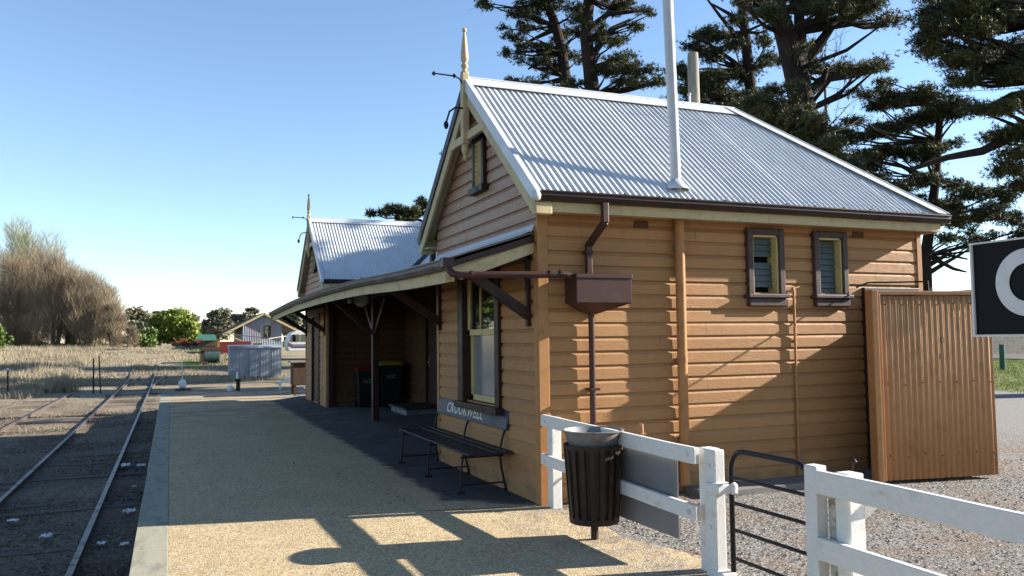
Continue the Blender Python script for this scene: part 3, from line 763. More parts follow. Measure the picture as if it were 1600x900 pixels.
# pipes ----------------------------------------------------------------
VX = 1.655
k = MB(); k.tube([(VX, -.095, .10), (VX, -.095, 3.0)], .055, 16); k.tube([(VX,-.095,1.42),(VX,-.095,1.47)], .061, 16); k.build('vent_pipe', M['ochre'], B, smooth=40)
k = MB(); k.box(VX-.06, VX+.06, -.06, -.0, 1.43, 1.46); k.box(VX-.06, VX+.06, -.06, 0, 2.6, 2.63); k.build('pipe_clip', M['ochre'], B)
zr = ZE+SL*(-.10+.33)
k = MB(); k.tube([(1.62, -.11, zr-.08), (1.545, -.11, 6.4)], .058, 18); fl = k.build('roof_vent_pipe', M['pvc'], B, smooth=40)
k = MB(); k.lathe([(.15,-.035),(.10,.02),(.062,.08)], (1.62, -.11, zr), 18, False, False); k.build('pipe_flashing', M['capping'], fl, smooth=40, solid=.004)
k = MB(); k.tube([(3.25, -.05, .08), (3.255, -.05, 2.20), (3.24,-.05,2.26)], .015, 8); k.tube([(3.255,-.05,2.2),(3.12,-.03,2.215)], .010, 6); k.tube([(3.25,-.05,2.24),(3.40,-.02,2.28)], .008, 6)
for z in (1.15, 1.35, 1.62, 2.0, .55): k.box(3.215, 3.29, -.035, -.0, z, z+.02)
k.build('conduit', M['ochre'], B, smooth=40)
# upper downpipe
k = MB(); k.beam((.575,-.37,3.07),(.575,-.37,2.86),.075,.055,up=(0,1,0)); k.beam((.575,-.37,2.875),(.53,-.085,2.66),.075,.055,up=(0,.8,.6)); k.beam((.53,-.085,2.68),(.53,-.085,2.32),.072,.055,up=(0,1,0)); k.box(.485,.575,-.125,-.02,2.57,2.60)
k.build('downpipe', M['brown_pipe'], B, bevel=.012)
# rain head
k = MB(); 
k.prism([(.27,-.31,2.05),(.27,-.31,2.335),(.91,-.31,2.335),(.91,-.31,2.05)], (0,.27,0))
k.add([(.27,-.31,2.05),(.91,-.31,2.05),(.91,-.05,2.05),(.27,-.05,2.05),(.50,-.14,1.945),(.60,-.14,1.945),(.60,-.04,1.945),(.50,-.04,1.945)], [(0,1,5,4),(1,2,6,5),(2,3,7,6),(3,0,4,7),(4,5,6,7)])
RH = k.build('rain_head', M['brown_pipe'], B, bevel=.004)
k = MB(); k.box(.262,.918,-.322,-.048,2.30,2.345); k.build('rim', M['brown_pipe'], RH, bevel=.006)
k = MB(); k.box(.285,.895,-.30,-.065,2.340,2.349); k.build('open_top', M['dark'], RH)
k = MB(); k.tube([(.55,-.085,1.96),(.55,-.085,.03)], .032, 14); k.box(.50,.60,-.16,-.02,1.15,1.175); k.build('downpipe', M['brown_pipe'], B, smooth=40)
# awning drain pipe into the rain head
za0 = azf(.1)
k = MB(); zz = za0-.11
k.tube([(-.985,.02,za0-.02),(-.985,.0,za0-.07),(-.955,-.05,zz-.01),(-.90,-.10,zz-.025),(-.82,-.13,zz-.025),(.20,-.19,zz-.005),(.27,-.195,zz-.03)], .036, 14)
for q in (-.80, .02, .14): k.tube([(q,-.13-.06*(q+.82),zz-.022+.02*(q+.82)),(q+.03,-.132-.06*(q+.82),zz-.022+.02*(q+.82))], .043, 14)
k.box(-1.045,-.93,-.02,.10,za0-.045,za0+.045); k.build('drain_pipe', M['brown_pipe'], B, smooth=40)

# ------------------------------------------------------------------ corrugated screen beside the wall
SC = thing('corrugated_screen', (4.7,-.7,0), 'tall ochre corrugated iron screen standing against the side wall', 'screen')
A, Bp = np.array((3.985,-.60)), np.array((5.47,-.865)); dd = (Bp-A)/np.linalg.norm(Bp-A); nn = np.array((dd[1], -dd[0])); Ls = float(np.linalg.norm(Bp-A))
k = MB(); n = int(Ls/PIT*10); vs = []
for i in range(n+1):
    a = Ls*i/n; q = A+dd*a+nn*(.010*math.cos(2*math.pi*a/PIT)); vs += [(q[0],q[1],.035),(q[0],q[1],2.13)]
k.add(vs, [(2*i,2*i+2,2*i+3,2*i+1) for i in range(n)]); k.build('panel', M['screen'], SC, smooth=70, solid=.003)
A2, B2 = Bp, np.array((5.20,-.06)); d2 = (B2-A2)/np.linalg.norm(B2-A2); n2 = np.array((d2[1], -d2[0])); L2 = float(np.linalg.norm(B2-A2))
k = MB(); n = int(L2/PIT*8); vs = []
for i in range(n+1):
    a = L2*i/n; q = A2+d2*a+n2*(.010*math.cos(2*math.pi*a/PIT)); vs += [(q[0],q[1],.035),(q[0],q[1],2.14)]
k.add(vs, [(2*i,2*i+2,2*i+3,2*i+1) for i in range(n)]); k.build('panel', M['screen'], SC, smooth=70, solid=.003)
P0 = A-dd*.055
k = MB(); k.beam((*(P0+nn*.0-dd*.03),.03), (*(P0-dd*.03),2.20), .075, .13, up=(nn[0],nn[1],0)); k.beam((*(P0+dd*.035+nn*.012),.03), (*(P0+dd*.035+nn*.012),2.15), .045,.06, up=(nn[0],nn[1],0)); k.build('post', M['ochre'], SC, bevel=.006)
k = MB(); k.beam((*(P0-dd*.05),2.165),(*(Bp+dd*.01),2.165),.075,.045); k.beam((*Bp,2.165),(*B2,2.165),.07,.045); k.build('top_rail', M['ochre'], SC, bevel=.005)
k = MB(); k.beam((*(Bp+dd*.03),.03),(*(Bp+dd*.03),2.14),.05,.05); k.build('post', M['ochre'], SC, bevel=.005)
k = MB()
for zb in (.30, 1.12, 2.02):
    for a in np.arange(.076, Ls, PIT*3): q = A+dd*a+nn*.018; k.lathe([(.010,0),(.012,.008),(.004,.014)], (q[0],q[1],zb+random.uniform(-.02,.02)), 6)
for a, zb in ((.82,1.62),(.80,1.43)): q = A+dd*a+nn*.014; k.box(q[0]-.018,q[0]+.018,q[1]-.004,q[1]+.004,zb-.03,zb+.03)
k.build('nail_head', M['brown_pipe'], SC)

k = MB(); k.tube([(4.22,-.05,2.265),(4.36,-.10,2.325),(4.50,-.42,2.31),(4.64,-.725,2.30),(4.64,-.725,2.19)], .010, 6); tag(k.build('stay_wire', M['iron'], loc=(4.22,-.05,2.265)), 'thin dark stay wire from the side wall to the screen top', 'wire')

# ------------------------------------------------------------------ bench
BN = thing('platform_bench', (-.3,2.1,0), 'dark slatted platform bench with navy backboard lettered CROOKWELL', 'bench')
yl = (.92, 2.16, 3.42); y0b, y1b = .72, 3.60
k = MB()
for i, x in enumerate((-.55,-.44,-.33,-.22,-.11)): k.box(x, x+.095, y0b, y1b, .425+.006*abs(i-2), .452+.006*abs(i-2))
k.build('seat', M['seat'], BN, bevel=.008)
# backboard
bb = np.array((-.06,0,.76)); up = np.array((.22,0,.975)); nrm = np.array((-.975,0,.22))
k = MB(); k.beam((-.030,y0b+.10,.78),(-.030,y1b-.22,.78),.03,.21,up=up); BB = k.build('backboard', M['backboard'], BN, bevel=.008)
V, F = text_mesh('CROOKWELL', .178, .0012, .002, 1.16)
V[:,0] *= 1.14; cen = np.array((-.030, (y0b+y1b)/2-.03+.15, .78))+nrm*.0165
W = np.array([cen + np.array((0,-1,0))*v[0] + up*v[1] + nrm*v[2] for v in V]); k = MB(); k.add(W, F); k.build('lettering', M['letter'], BB)
for y in yl:
    k = MB(); k.tube([(-.53,y,.43),(-.55,y,.30),(-.565,y,.02)], .013, 8); k.box(-.61,-.52,y-.03,y+.03,.0,.03); k.build('leg', M['iron'], BN, smooth=40)
    k = MB(); k.tube([(-.03,y,.70),(-.075,y,.56),(-.10,y,.43),(-.08,y,.25),(-.03,y,.02)], .014, 8); k.tube([(-.03,y,.70),(.0,y,.86)], .014, 8); k.box(-.07,.02,y-.03,y+.03,.0,.03); k.build('leg', M['iron'], BN, smooth=40)
    k = MB(); k.beam((-.56,y,.40),(-.06,y,.40),.03,.022); k.tube([(-.56,y,.10),(-.04,y,.10)], .009, 6); k.build('stretcher', M['iron'], BN)

# ------------------------------------------------------------------ litter bin
LB = thing('litter_bin', (-.19,-1.47,0), 'round slatted steel litter bin with pale rim in front of white fence', 'litter bin')
bc = (-.19,-1.47,0)
k = MB(); k.tube([(*bc[:2],-.05),(*bc[:2],.22)], .032, 12); k.build('pole', M['bin'], LB, smooth=40)
k = MB()
n = 18
for i in range(n):
    a = 2*math.pi*i/n; u = np.array((math.cos(a), math.sin(a), 0))
    k.beam(np.array(bc)+u*.205+(0,0,.155), np.array(bc)+u*.250+(0,0,.80), .040, .006, up=u)
k.build('slat', M['bin'], LB)
def ring(mb, r, z, w, h):
    mb.lathe([(r,z),(r+w,z),(r+w,z+h),(r,z+h),(r,z)], bc, 36, False, False)
k = MB(); ring(k,.198,.15,.012,.05); k.build('hoop', M['bin'], LB, smooth=40)
k = MB(); ring(k,.240,.765,.012,.035); k.build('hoop', M['bin'], LB, smooth=40)
k = MB(); k.lathe([(.02,.165),(.185,.17),(.20,.30),(.222,.76),(.222,.80)], bc, 30, True, False); k.build('liner', paint('dark_liner', (.028,.022,.020), (.05,.032,.025), 8, .5, .1), LB, smooth=40, solid=.004)
k = MB(); k.lathe([(.205,.795),(.222,.83),(.238,.885),(.245,.905),(.263,.909),(.265,.917),(.247,.920),(.232,.895),(.185,.83)], bc, 40, False, False); k.build('rim', M['bin_rim'], LB, smooth=40)
k = MB(); k.lathe([(.0,.84),(.10,.845),(.20,.825)], bc, 20, False, False); k.build('rubbish', M['paper'] if False else paint('mixed_rubbish', (.10,.10,.11), (.45,.46,.48), 14, .7, .6, lo=.5, hi=.6), LB)

# ------------------------------------------------------------------ fence, gate, sheet
FN = thing('post_and_rail_fence', (.07,-1.4,0), 'white post and rail fence from station corner to gate', 'fence')
def rail(x, ya_, yb_, za_, zb_, h=.12, w=.045):
    k = MB(); n = 8; vs = []
    for i in range(n+1):
        q = i/n; y = ya_+(yb_-ya_)*q; z = za_+(zb_-za_)*q; j = rng.normal(0,.0016,2)
        vs += [(x-w/2+j[0],y,z-h/2+j[1]),(x+w/2+j[0],y,z-h/2+j[1]),(x+w/2+j[0],y,z+h/2+j[1]),(x-w/2+j[0],y,z+h/2+j[1])]
    k.add(vs, [(4*i+a,4*i+(a+1) % 4,4*i+4+(a+1) % 4,4*i+4+a) for i in range(n) for a in range(4)]+[(3,2,1,0),tuple(4*n+a for a in range(4))])
    return k
k = MB(); k.box(.02,.125,-.20,-.08,-.1,.90); k.build('post', M['white'], FN, bevel=.008)
k = MB(); k.box(.08,.185,-2.72,-2.60,-.1,.885); k.build('post', M['white'], FN, bevel=.008)
k = MB(); k.box(.03,.115,-2.865,-2.735,-.05,.895); k.build('post', M['white'], FN, bevel=.008)
rail(-.005, .03, -2.70, .865, .835).build('rail', M['white'], FN, bevel=.006)
rail(-.005, .03, -2.70, .475, .43, .11).build('rail', M['white'], FN, bevel=.006)
k = MB()
for y,z in ((-.14,.86),(-.14,.47),(-2.62,.84),(-2.62,.43),(-2.80,.78),(-2.80,.35)): k.lathe([(.0,-.014),(.014,-.010),(.014,.010),(0,.014)], (-.034 if y > -2.7 else .026, y, z), 8)
k.build('bolt_head', M['white'], FN)
SG = MB(); SG.box(.055,.062,-2.36,-1.30,.17,.78); tag(SG.build('sign_sheet', M['sheet'], loc=(.06,-1.83,.17)), 'blank grey sheet of metal fixed behind the white fence rails', 'sheet')
GT = thing('tube_gate', (.11,-3.3,0), 'black tubular steel gate with rounded corners between white posts', 'gate')
GX = .13; ga, gb = -2.915, -3.70
r = .14; pts = [(GX,ga,.03)]
arc = lambda cy, cz, a0, a1: [(GX, cy+r*math.cos(R_(t)), cz+r*math.sin(R_(t))) for t in np.linspace(a0, a1, 7)]
pts += arc(ga-r, .90-r, 0, 90) + arc(gb+r, .90-r, 90, 180) + [(GX,gb,.03)]
k = MB(); k.tube(pts, .019, 12); k.build('frame', M['gate'], GT, smooth=50)
for z in (.71,.535,.35,.155): k = MB(); k.tube([(GX,ga,z),(GX,gb,z)], .013, 8); k.build('bar', M['gate'], GT, smooth=50)
k = MB(); k.box(.00,.15,-2.935,-2.78,.60,.665); k.lathe([(.012,0),(.03,.01),(.03,.07),(.012,.085)], (.135,-2.93,.59), 10); k.build('hinge', M['white'], GT, bevel=.008)
k = MB(); k.box(.02,.14,-2.94,-2.78,.0,.06); k.build('hinge', M['white'], GT, bevel=.01)
k = MB(); k.tube([(.30,-3.86,.80),(.29,-3.89,.93)], .009, 6); k.lathe([(.0,0),(.018,.015),(.0,.035)], (.29,-3.895,.92), 8); k.build('latch', M['gate'], GT)
F2 = thing('post_and_rail_fence', (.1,-5.6,0), 'white post and rail fence running right from the gate under the sign', 'fence')
k = MB(); k.box(.00,.085,-3.885,-3.785,-.1,.925); k.build('post', M['white'], F2, bevel=.008)
k = MB(); k.box(.045,.16,-4.095,-3.985,-.1,.905); k.build('post', M['white'], F2, bevel=.008)
k = MB(); k.box(.085,.13,-3.98,-3.89,.0,.86); k.build('packing', paint('peeling_white_paint', (.72,.68,.58), (.36,.31,.24), 14, .8, .6, lo=.5, hi=.6), F2)
rail(.0, -3.895, -8.4, .84, .805, .135).build('rail', M['white'], F2, bevel=.006)
rail(.0, -3.895, -8.4, .455, .42, .13).build('rail', M['white'], F2, bevel=.006)
for y in (-6.2, -8.3): k = MB(); k.box(.045,.16,y-.06,y+.06,-.1,.87); k.build('post', M['white'], F2, bevel=.008)
k = MB(); k.prism([(.16,-4.04,.75),(.16,-4.04,.64),(.26,-4.10,.75)], (0,-.05,0)); k.build('cleat', M['white'], F2)

# ------------------------------------------------------------------ name board
NB = thing('station_nameboard', (.1,-6.7,0), 'black station nameboard with large white lettering above the fence', 'sign')
yN = -4.965; LN = 3.75
k = MB(); k.box(.02,.075,yN-LN,yN,1.69,2.115); NBb = k.build('board', M['signblack'], NB)
k = MB(); e = .014
k.box(.008,.085,yN-LN-.016,yN+.016,2.116,2.124); k.box(.008,.085,yN-LN-.016,yN+.016,1.679,1.689); k.box(.008,.085,yN+.001,yN+.011,1.6895,2.1155); k.box(.008,.085,yN-LN-.016,yN-LN-.001,1.6895,2.1155)
k.build('frame', M['signwhite'], NB)
# the C, drawn as a broad ring open to the right, then the rest of the name
cy, cz, ho, wo, sw = yN-.115-.150, 1.922, .152, .152, .066
k = MB(); outer = []; inner = []
for t in np.linspace(R_(38), R_(322), 48):
    outer.append((0.0165, cy-wo*math.cos(t), cz+ho*math.sin(t))); inner.append((0.0165, cy-(wo-sw)*math.cos(t), cz+(ho-sw)*math.sin(t)))
m = len(outer); k.add(outer+inner+[(p[0]-.004,p[1],p[2]) for p in outer+inner],
      [(2*m+i,2*m+i+1,3*m+i+1,3*m+i) for i in range(m-1)]+[(i,i+1,2*m+i+1,2*m+i) for i in range(m-1)]+[(m+i,3*m+i,3*m+i+1,m+i+1) for i in range(m-1)])
k.build('lettering', M['signwhite'], NBb); k = MB()
V, F = text_mesh('ROOKWELL', .44, .008)
k.add([(.0165-v[2], cy-.40-1.36-v[0]*1.0, cz+v[1]) for v in V], F)
k.build('lettering', M['signwhite'], NBb)
for y in (yN-.45, yN-LN+.45): k = MB(); k.box(.086,.19,y-.06,y+.06,-.1,2.25); k.build('post', M['white'], NB, bevel=.008)

# ------------------------------------------------------------------ wheelie bins, step, lamp, odds by the wall
def wheelie(x, y, w, dpt, h, lid, label):
    z0 = az(x, y)+.002
    o = thing('wheelie_bin', (x, y, z0), label, 'wheelie bin', 'wheelie bins under the verandah')
    k = MB(); hb = h-.09
    k.add([(x-w*.40,y-dpt*.36,z0+.04),(x+w*.40,y-dpt*.36,z0+.04),(x+w*.40,y+dpt*.36,z0+.04),(x-w*.40,y+dpt*.36,z0+.04),(x-w*.5,y-dpt*.5,z0+hb),(x+w*.5,y-dpt*.5,z0+hb),(x+w*.5,y+dpt*.5,z0+hb),(x-w*.5,y+dpt*.5,z0+hb)],
          [(0,3,2,1),(4,5,6,7),(0,1,5,4),(1,2,6,5),(2,3,7,6),(3,0,4,7)]); k.box(x-w*.38,x+w*.38,y-dpt*.34,y+dpt*.3,z0,z0+.04)
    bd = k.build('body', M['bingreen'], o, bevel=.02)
    k = MB(); k.box(x-w*.53,x+w*.53,y-dpt*.54,y+dpt*.5,z0+hb+.003,z0+h-.03); k.box(x-w*.45,x+w*.45,y-dpt*.42,y+dpt*.4,z0+h-.03,z0+h); k.build('lid', lid, o, bevel=.012)
    V, F = text_mesh('ULSC', .13, .002); k = MB(); yy = y-dpt*.455-.004
    k.add([(x+v[0]*.8, yy-.028-v[2], z0+hb*.72+v[1]) for v in V], F); k.build('lettering', M['sheet'], bd)
    for s in (-1, 1): k = MB(); k.tube([(x+s*w*.38,y+dpt*.40,z0+.10),(x+s*w*.46,y+dpt*.40,z0+.10)], .10, 16); k.build('wheel', M['rubber'], o, smooth=40)
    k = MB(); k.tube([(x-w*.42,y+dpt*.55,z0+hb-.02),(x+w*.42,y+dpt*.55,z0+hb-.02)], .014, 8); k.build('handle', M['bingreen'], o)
wheelie(.83, 11.98, .50, .52, .95, M['binred'], 'dark green wheelie bin with a dull red lid, partly behind the post')
wheelie(1.40, 12.05, .54, .58, 1.07, M['binyellow'], 'taller dark green wheelie bin with a yellow lid under verandah')
ST = thing('door_step', (1.45,9.85,.09), 'low grey timber step in front of the verandah door', 'step')
k = MB(); k.box(1.10,1.88,9.30,10.6,.09,.22); k.build('riser', M['step'], ST, bevel=.006)
k = MB(); k.box(1.04,1.90,9.24,10.66,.222,.262); k.build('tread', M['seat'], ST, bevel=.006)
lp = at(565, 468, 15.2)
LP = thing('round_lamp', (lp[0], lp[1], lp[2]), 'round cream drum lamp hanging under the verandah roof', 'lamp')
dv = np.array((-.35,-.93,0)); dv /= np.linalg.norm(dv)
k = MB(); k.tube([lp-dv*.10, lp-dv*.09, lp+dv*.06, lp+dv*.075], [.10,.135,.135,.12], 24); k.build('drum', M['lampglass'], LP, smooth=40)
k = MB(); k.tube([lp+(0,0,.12), lp+(0,0,.42)], .012, 8); k.build('hanger', M['iron'], LP)
k = MB(); q = lp+np.array((-.22,-.05,-.03)); k.lathe([(.03,-.05),(.05,-.02),(.05,.03),(.02,.06)], q, 10); k.build('bulb', M['lampglass'], LP, smooth=40)
# tap pipe by the wall
TP = thing('tap_pipe', (1.02,-.30,0), 'short ochre standpipe tap by the side wall behind the fence', 'tap')
k = MB(); k.tube([(1.02,-.30,-.05),(1.005,-.30,.62),(.99,-.30,.80)], [.022,.021,.024], 10); k.build('pipe', paint('salmon_tap_paint', (.45,.24,.13), (.36,.17,.08), 12, .6, .3), TP, smooth=40)
k = MB(); k.tube([(1.0,-.30,.66),(1.0,-.38,.66),(1.0,-.41,.62)], .013, 8); k.tube([(.97,-.33,.70),(1.03,-.33,.70)], .008, 6); k.build('spout', paint('tap_brass', (.40,.26,.13), None, 12, .5, .1), TP)
# timber pole behind the roof
pb = at(1086, 160, 15); pb = at(1086, 160, 13.5)
k = MB(); k.tube([(pb[0],pb[1],0),(pb[0]-.01,pb[1],4),(pb[0]-.02,pb[1],at(1085,95,13.5)[2]),(pb[0]-.02,pb[1],at(1085,82,13.5)[2])], [.13,.10,.092,.085], 14)
tag(k.build('timber_pole', M['timber'], loc=(pb[0],pb[1],0), smooth=50), 'weathered grey timber pole rising behind the station roof ridge', 'pole')
k = MB(); sp = at(1077,160,13.2); k.tube([(sp[0],sp[1],0),(sp[0],sp[1],at(1077,150,13.2)[2])], .02, 8); k.lathe([(.02,0),(.035,.02),(.02,.05)], (sp[0],sp[1],at(1077,150,13.2)[2]), 8)
tag(k.build('vent_stack', M['pvc'], loc=(sp[0],sp[1],0)), 'thin white stack pipe beside the grey timber pole', 'pipe')

# ------------------------------------------------------------------ tracks
def railway(name, path, label, ends=None, sleepers=True):
    """path: centre points; two rails and sleepers"""
    pth = [np.array(q, float) for q in path]
    o = thing(name, (pth[0][0], pth[0][1], gz(pth[0][0], pth[0][1])), label, 'railway track')
    dense = []
    for a, b in zip(pth[:-1], pth[1:]):
        n = max(1, int(np.linalg.norm(b-a)/1.2)); dense += [a+(b-a)*i/n for i in range(n)]
    dense.append(pth[-1])
    for s in (-1, 1):
        k = MB(); vs = []
        for i, q in enumerate(dense):
            t = dense[min(i+1, len(dense)-1)]-dense[max(i-1, 0)]; t /= np.linalg.norm(t); w = np.array((t[1], -t[0]))
            c = q+w*s*.728; z = gz(c[0], c[1])+.10
            for a, b in ((-.034,0),(.034,0),(.034,-.03),(.010,-.045),(.010,-.12),(-.010,-.12),(-.010,-.045),(-.034,-.03)):
                vs.append((c[0]+w[0]*a, c[1]+w[1]*a, z+b))
        k.add(vs, [(8*i+j,8*i+(j+1) % 8,8*i+8+(j+1) % 8,8*i+8+j) for i in range(len(dense)-1) for j in range(8)]); k.build('rail', M['rail'], o)
    if sleepers:
        k = MB(); d = 0
        L = [0]; 
        for a, b in zip(dense[:-1], dense[1:]): L.append(L[-1]+np.linalg.norm(b-a))
        for s_ in np.arange(0, L[-1], .66):
            i = max(0, min(len(L)-2, int(np.searchsorted(L, s_))-1)); f = (s_-L[i])/max(1e-6, L[i+1]-L[i]); q = dense[i]*(1-f)+dense[i+1]*f
            t = dense[i+1]-dense[i]; t /= np.linalg.norm(t); w = np.array((t[1], -t[0])); hw = 1.2+random.uniform(-.1,.1); z = gz(q[0],q[1])+random.uniform(-.085,-.045)
            k.beam((*(q-w*hw), z), (*(q+w*hw), z+random.uniform(-.01,.01)), .22, .12)
        k.build('sleepers', M['sleeper'], o); 
    return o
railway('railway_track', [(-5.19,-16),(-5.19,56),(-5.15,63)], 'main railway track running straight past the platform edge')
railway('railway_track', [(-8.66,4),(-8.66,30),(-8.66,38.5)], 'rusty half buried siding track left of the main track')
railway('railway_track', [(-5.15,41),(-5.0,46),(-4.5,52),(-3.5,59)], 'diverging siding track curving right beyond the platform end', sleepers=False)
# litter on the ballast
def litter(x, y, s, label):
    bm = MB(); n = 7; vs = []
    z = gz(x, y)+.05
    for i in range(n):
        for j in range(n):
            vs.append((x+(i/(n-1)-.5)*s+random.uniform(-1,1)*s*.08, y+(j/(n-1)-.5)*s*1.2+random.uniform(-1,1)*s*.08, z+random.uniform(0,.32)*s))
    bm.add(vs, [(i*n+j,(i+1)*n+j,(i+1)*n+j+1,i*n+j+1) for i in range(n-1) for j in range(n-1)])
    tag(bm.build('paper_scrap', M['paper'], loc=(x,y,z)), label, 'litter', 'paper scraps on the ballast')
for x, y, s, l in ((-4.31,10.6,.24,'crumpled white paper farther from the platform, of the farthest pair'), (-4.02,10.37,.24,'crumpled white paper nearest the platform wall, of the farthest pair'), (-4.03,5.6,.23,'largest crumpled white paper between rail and platform midway along'),
                   (-4.26,3.68,.15,'small flat white paper scrap close to the near rail'), (-4.0,3.5,.14,'dull small paper scrap near platform wall in foreground'), (-4.95,4.4,.17,'torn paper scrap lying between the two main rails'), (-5.5,5.6,.20,'wide pale paper scrap between the rails farther left'), (-4.05,7.9,.10,'tiny paper scrap against the dark platform wall')):
    litter(x, y, s*.72, l)

# ------------------------------------------------------------------ small lineside things
def gpt(px, py, z=-.75):
    d = RM @ np.array([(px-800)/FPX, -(py-450)/FPX, -1.]); t = (z-CAM[2])/d[2]; return CAM+d*t
q = gpt(285, 609); z0 = gz(q[0], q[1])
LV = thing('points_lever', (q[0],q[1],z0), 'railway points lever with white weight and thin upright rod', 'lever')
k = MB(); k.lathe([(.05,.10),(.17,.18),(.20,.36),(.15,.52),(.05,.60)], (q[0],q[1],z0), 14); k.build('weight', M['signwhite'], LV, smooth=40)
k = MB(); k.tube([(q[0],q[1],z0+.4),(q[0]-.05,q[1],z0+1.5)], .022, 8); k.build('rod', M['signwhite'], LV)
k = MB(); k.box(q[0]-.35,q[0]+.4,q[1]-.2,q[1]+.2,z0-.05,z0+.12); k.build('base', M['sleeper'], LV)
q = gpt(372, 611); z0 = gz(q[0], q[1])
SP = thing('signal_stub', (q[0],q[1],z0), 'short black trackside post with pale cap before the grey shed', 'post')
k = MB(); k.tube([(q[0],q[1],z0),(q[0],q[1],z0+.62)], .10, 12); k.lathe([(.14,0),(.16,.08),(.05,.12)], (q[0],q[1],z0+.55), 12); k.build('stub', M['iron'], SP, smooth=40)
k = MB(); k.tube([(q[0]-.05,q[1],z0+.66),(q[0]-.05,q[1],z0+1.0)], .045, 8); k.build('cap', M['signwhite'], SP)
q = gpt(360, 611); k = MB(); k.lathe([(.10,0),(.19,.1),(.16,.26),(.05,.33)], (q[0],q[1],gz(q[0],q[1])), 9); tag(k.build('painted_rock', M['paper'], smooth=60), 'small white painted rock beside the black trackside post', 'rock')
for px, py, h, cap, lab in ((12,618,1.25,True,'thin dark field fence post with white top'), (146,614,1.75,False,'taller dark field fence post beside dry grass clump')):
    q = gpt(px, py); z0 = gz(q[0], q[1]); o = thing('field_post', (q[0],q[1],z0), lab, 'fence post')
    k = MB(); k.tube([(q[0],q[1],z0-.1),(q[0]-.02,q[1],z0+h)], .038, 8)
    if not cap: k.tube([(q[0]+.32,q[1]+.1,z0-.1),(q[0]+.22,q[1],z0+h+.1)], .03, 8)
    k.build('stake', M['rust'] if False else M['iron'], o)
    if cap: k = MB(); k.lathe([(.05,0),(.06,.06),(.02,.12)], (q[0]-.02,q[1],z0+h), 8); k.build('cap', M['signwhite'], o)
q = gpt(322, 566, -.4); k = MB(); k.tube([(q[0]-1.3,q[1],gz(q[0],q[1])+.16),(q[0]+1.3,q[1]+.3,gz(q[0],q[1])+.2)], [.16,.14], 10); tag(k.build('fallen_log', M['barkpale'], smooth=50), 'pale log lying across the grass beyond the platform end', 'log')
q = gpt(342, 570, -.6); k = MB(); k.lathe([(.14,0),(.16,.1),(.12,.32),(.15,.4)], (q[0],q[1],gz(q[0],q[1])), 9); tag(k.build('rusty_bollard', M['rust'], smooth=50), 'small rusty stump standing by the pale log', 'bollard')
# brown cabinet on legs and white ramp past the far wing
q = gpt(473, 612, -.1); cx, cyy = .38, 19.2
CB = thing('timber_cabinet', (cx,cyy,-.01), 'brown timber cabinet on legs beyond the far end of the station', 'cabinet')
k = MB(); k.box(cx-.32,cx+.35,cyy-.3,cyy+.35,.30,1.02); k.build('box', M['chairdark'], CB, bevel=.01)
k = MB(); k.box(cx-.40,cx+.40,cyy-.38,cyy+.42,1.02,1.06); k.build('top', M['timber'], CB)
for sx in (-.26,.29):
    for sy in (-.24,.29): k = MB(); k.box(cx+sx-.035,cx+sx+.035,cyy+sy-.035,cyy+sy+.035,-.02,.30); k.build('leg', M['chairdark'], CB)
q = gpt(455, 606, -.75); z0 = gz(q[0], q[1]); RP = thing('white_ramp', (q[0],q[1],z0), 'white slanted timber ramp frame beside the brown cabinet', 'ramp')
k = MB(); k.beam((q[0]-.75,q[1],z0+.28),(q[0]+.75,q[1]+.2,z0+.78),.7,.05); k.build('deck', M['paper'], RP)
for dx, hh in ((-.6,.3),(.1,.5),(.65,.72)): k = MB(); k.box(q[0]+dx-.05,q[0]+dx+.05,q[1]-.3,q[1]-.22,z0,z0+hh); k.build('leg', M['paper'], RP)

# small grey iron shed
sy0 = 49.4; sx0, sx1, sz = .14, 3.36, gz(2, 49.4)
GS = thing('iron_shed', ((sx0+sx1)/2, sy0+1, sz), 'low grey corrugated iron shed with twin doors beyond the platform', 'shed')
def corrbox(mb, x0, x1, y0, y1, z0, z1, pit=.2, amp=.007):
    def side(pa, pb):
        pa = np.array(pa, float); pb = np.array(pb, float); L = np.linalg.norm(pb-pa); n = max(4, int(L/pit*4)); d = (pb-pa)/L; nn_ = np.array((d[1], -d[0])); vs = []
        for i in range(n+1):
            a = L*i/n; q = pa+d*a+nn_*amp*math.cos(2*math.pi*a/pit); vs += [(*q, z0), (*q, z1)]
        mb.add(vs, [(2*i,2*i+2,2*i+3,2*i+1) for i in range(n)])
    side((x0,y0),(x1,y0)); side((x1,y0),(x1,y1)); side((x1,y1),(x0,y1)); side((x0,y1),(x0,y0))
k = MB(); corrbox(k, sx0, sx1, sy0, sy0+2.2, sz, sz+1.95); k.build('wall', M['oldgalv'], GS, smooth=60)
k = MB(); k.prism([(sx0-.08,sy0-.12,sz+1.93),(sx0-.08,sy0+.3,sz+2.12),(sx0-.08,sy0+2.3,sz+2.14),(sx0-.08,sy0+2.3,sz+1.93)], (sx1-sx0+.16,0,0)); k.build('roof', M['oldgalv'], GS)
for a, b in ((sx0+1.22,sx0+1.88),(sx0+1.92,sx0+2.58)):
    k = MB(); corrbox(k, a, b, sy0-.05, sy0-.01, sz+.05, sz+1.88, .17, .006); d_ = k.build('door', M['oldgalv'], GS, smooth=60)
k = MB()
for x in (sx0+1.20,sx0+1.90,sx0+2.60): k.box(x-.02,x+.02,sy0-.075,sy0-.055,sz,sz+1.9)
k.build('door_trim', M['sheet'], GS)

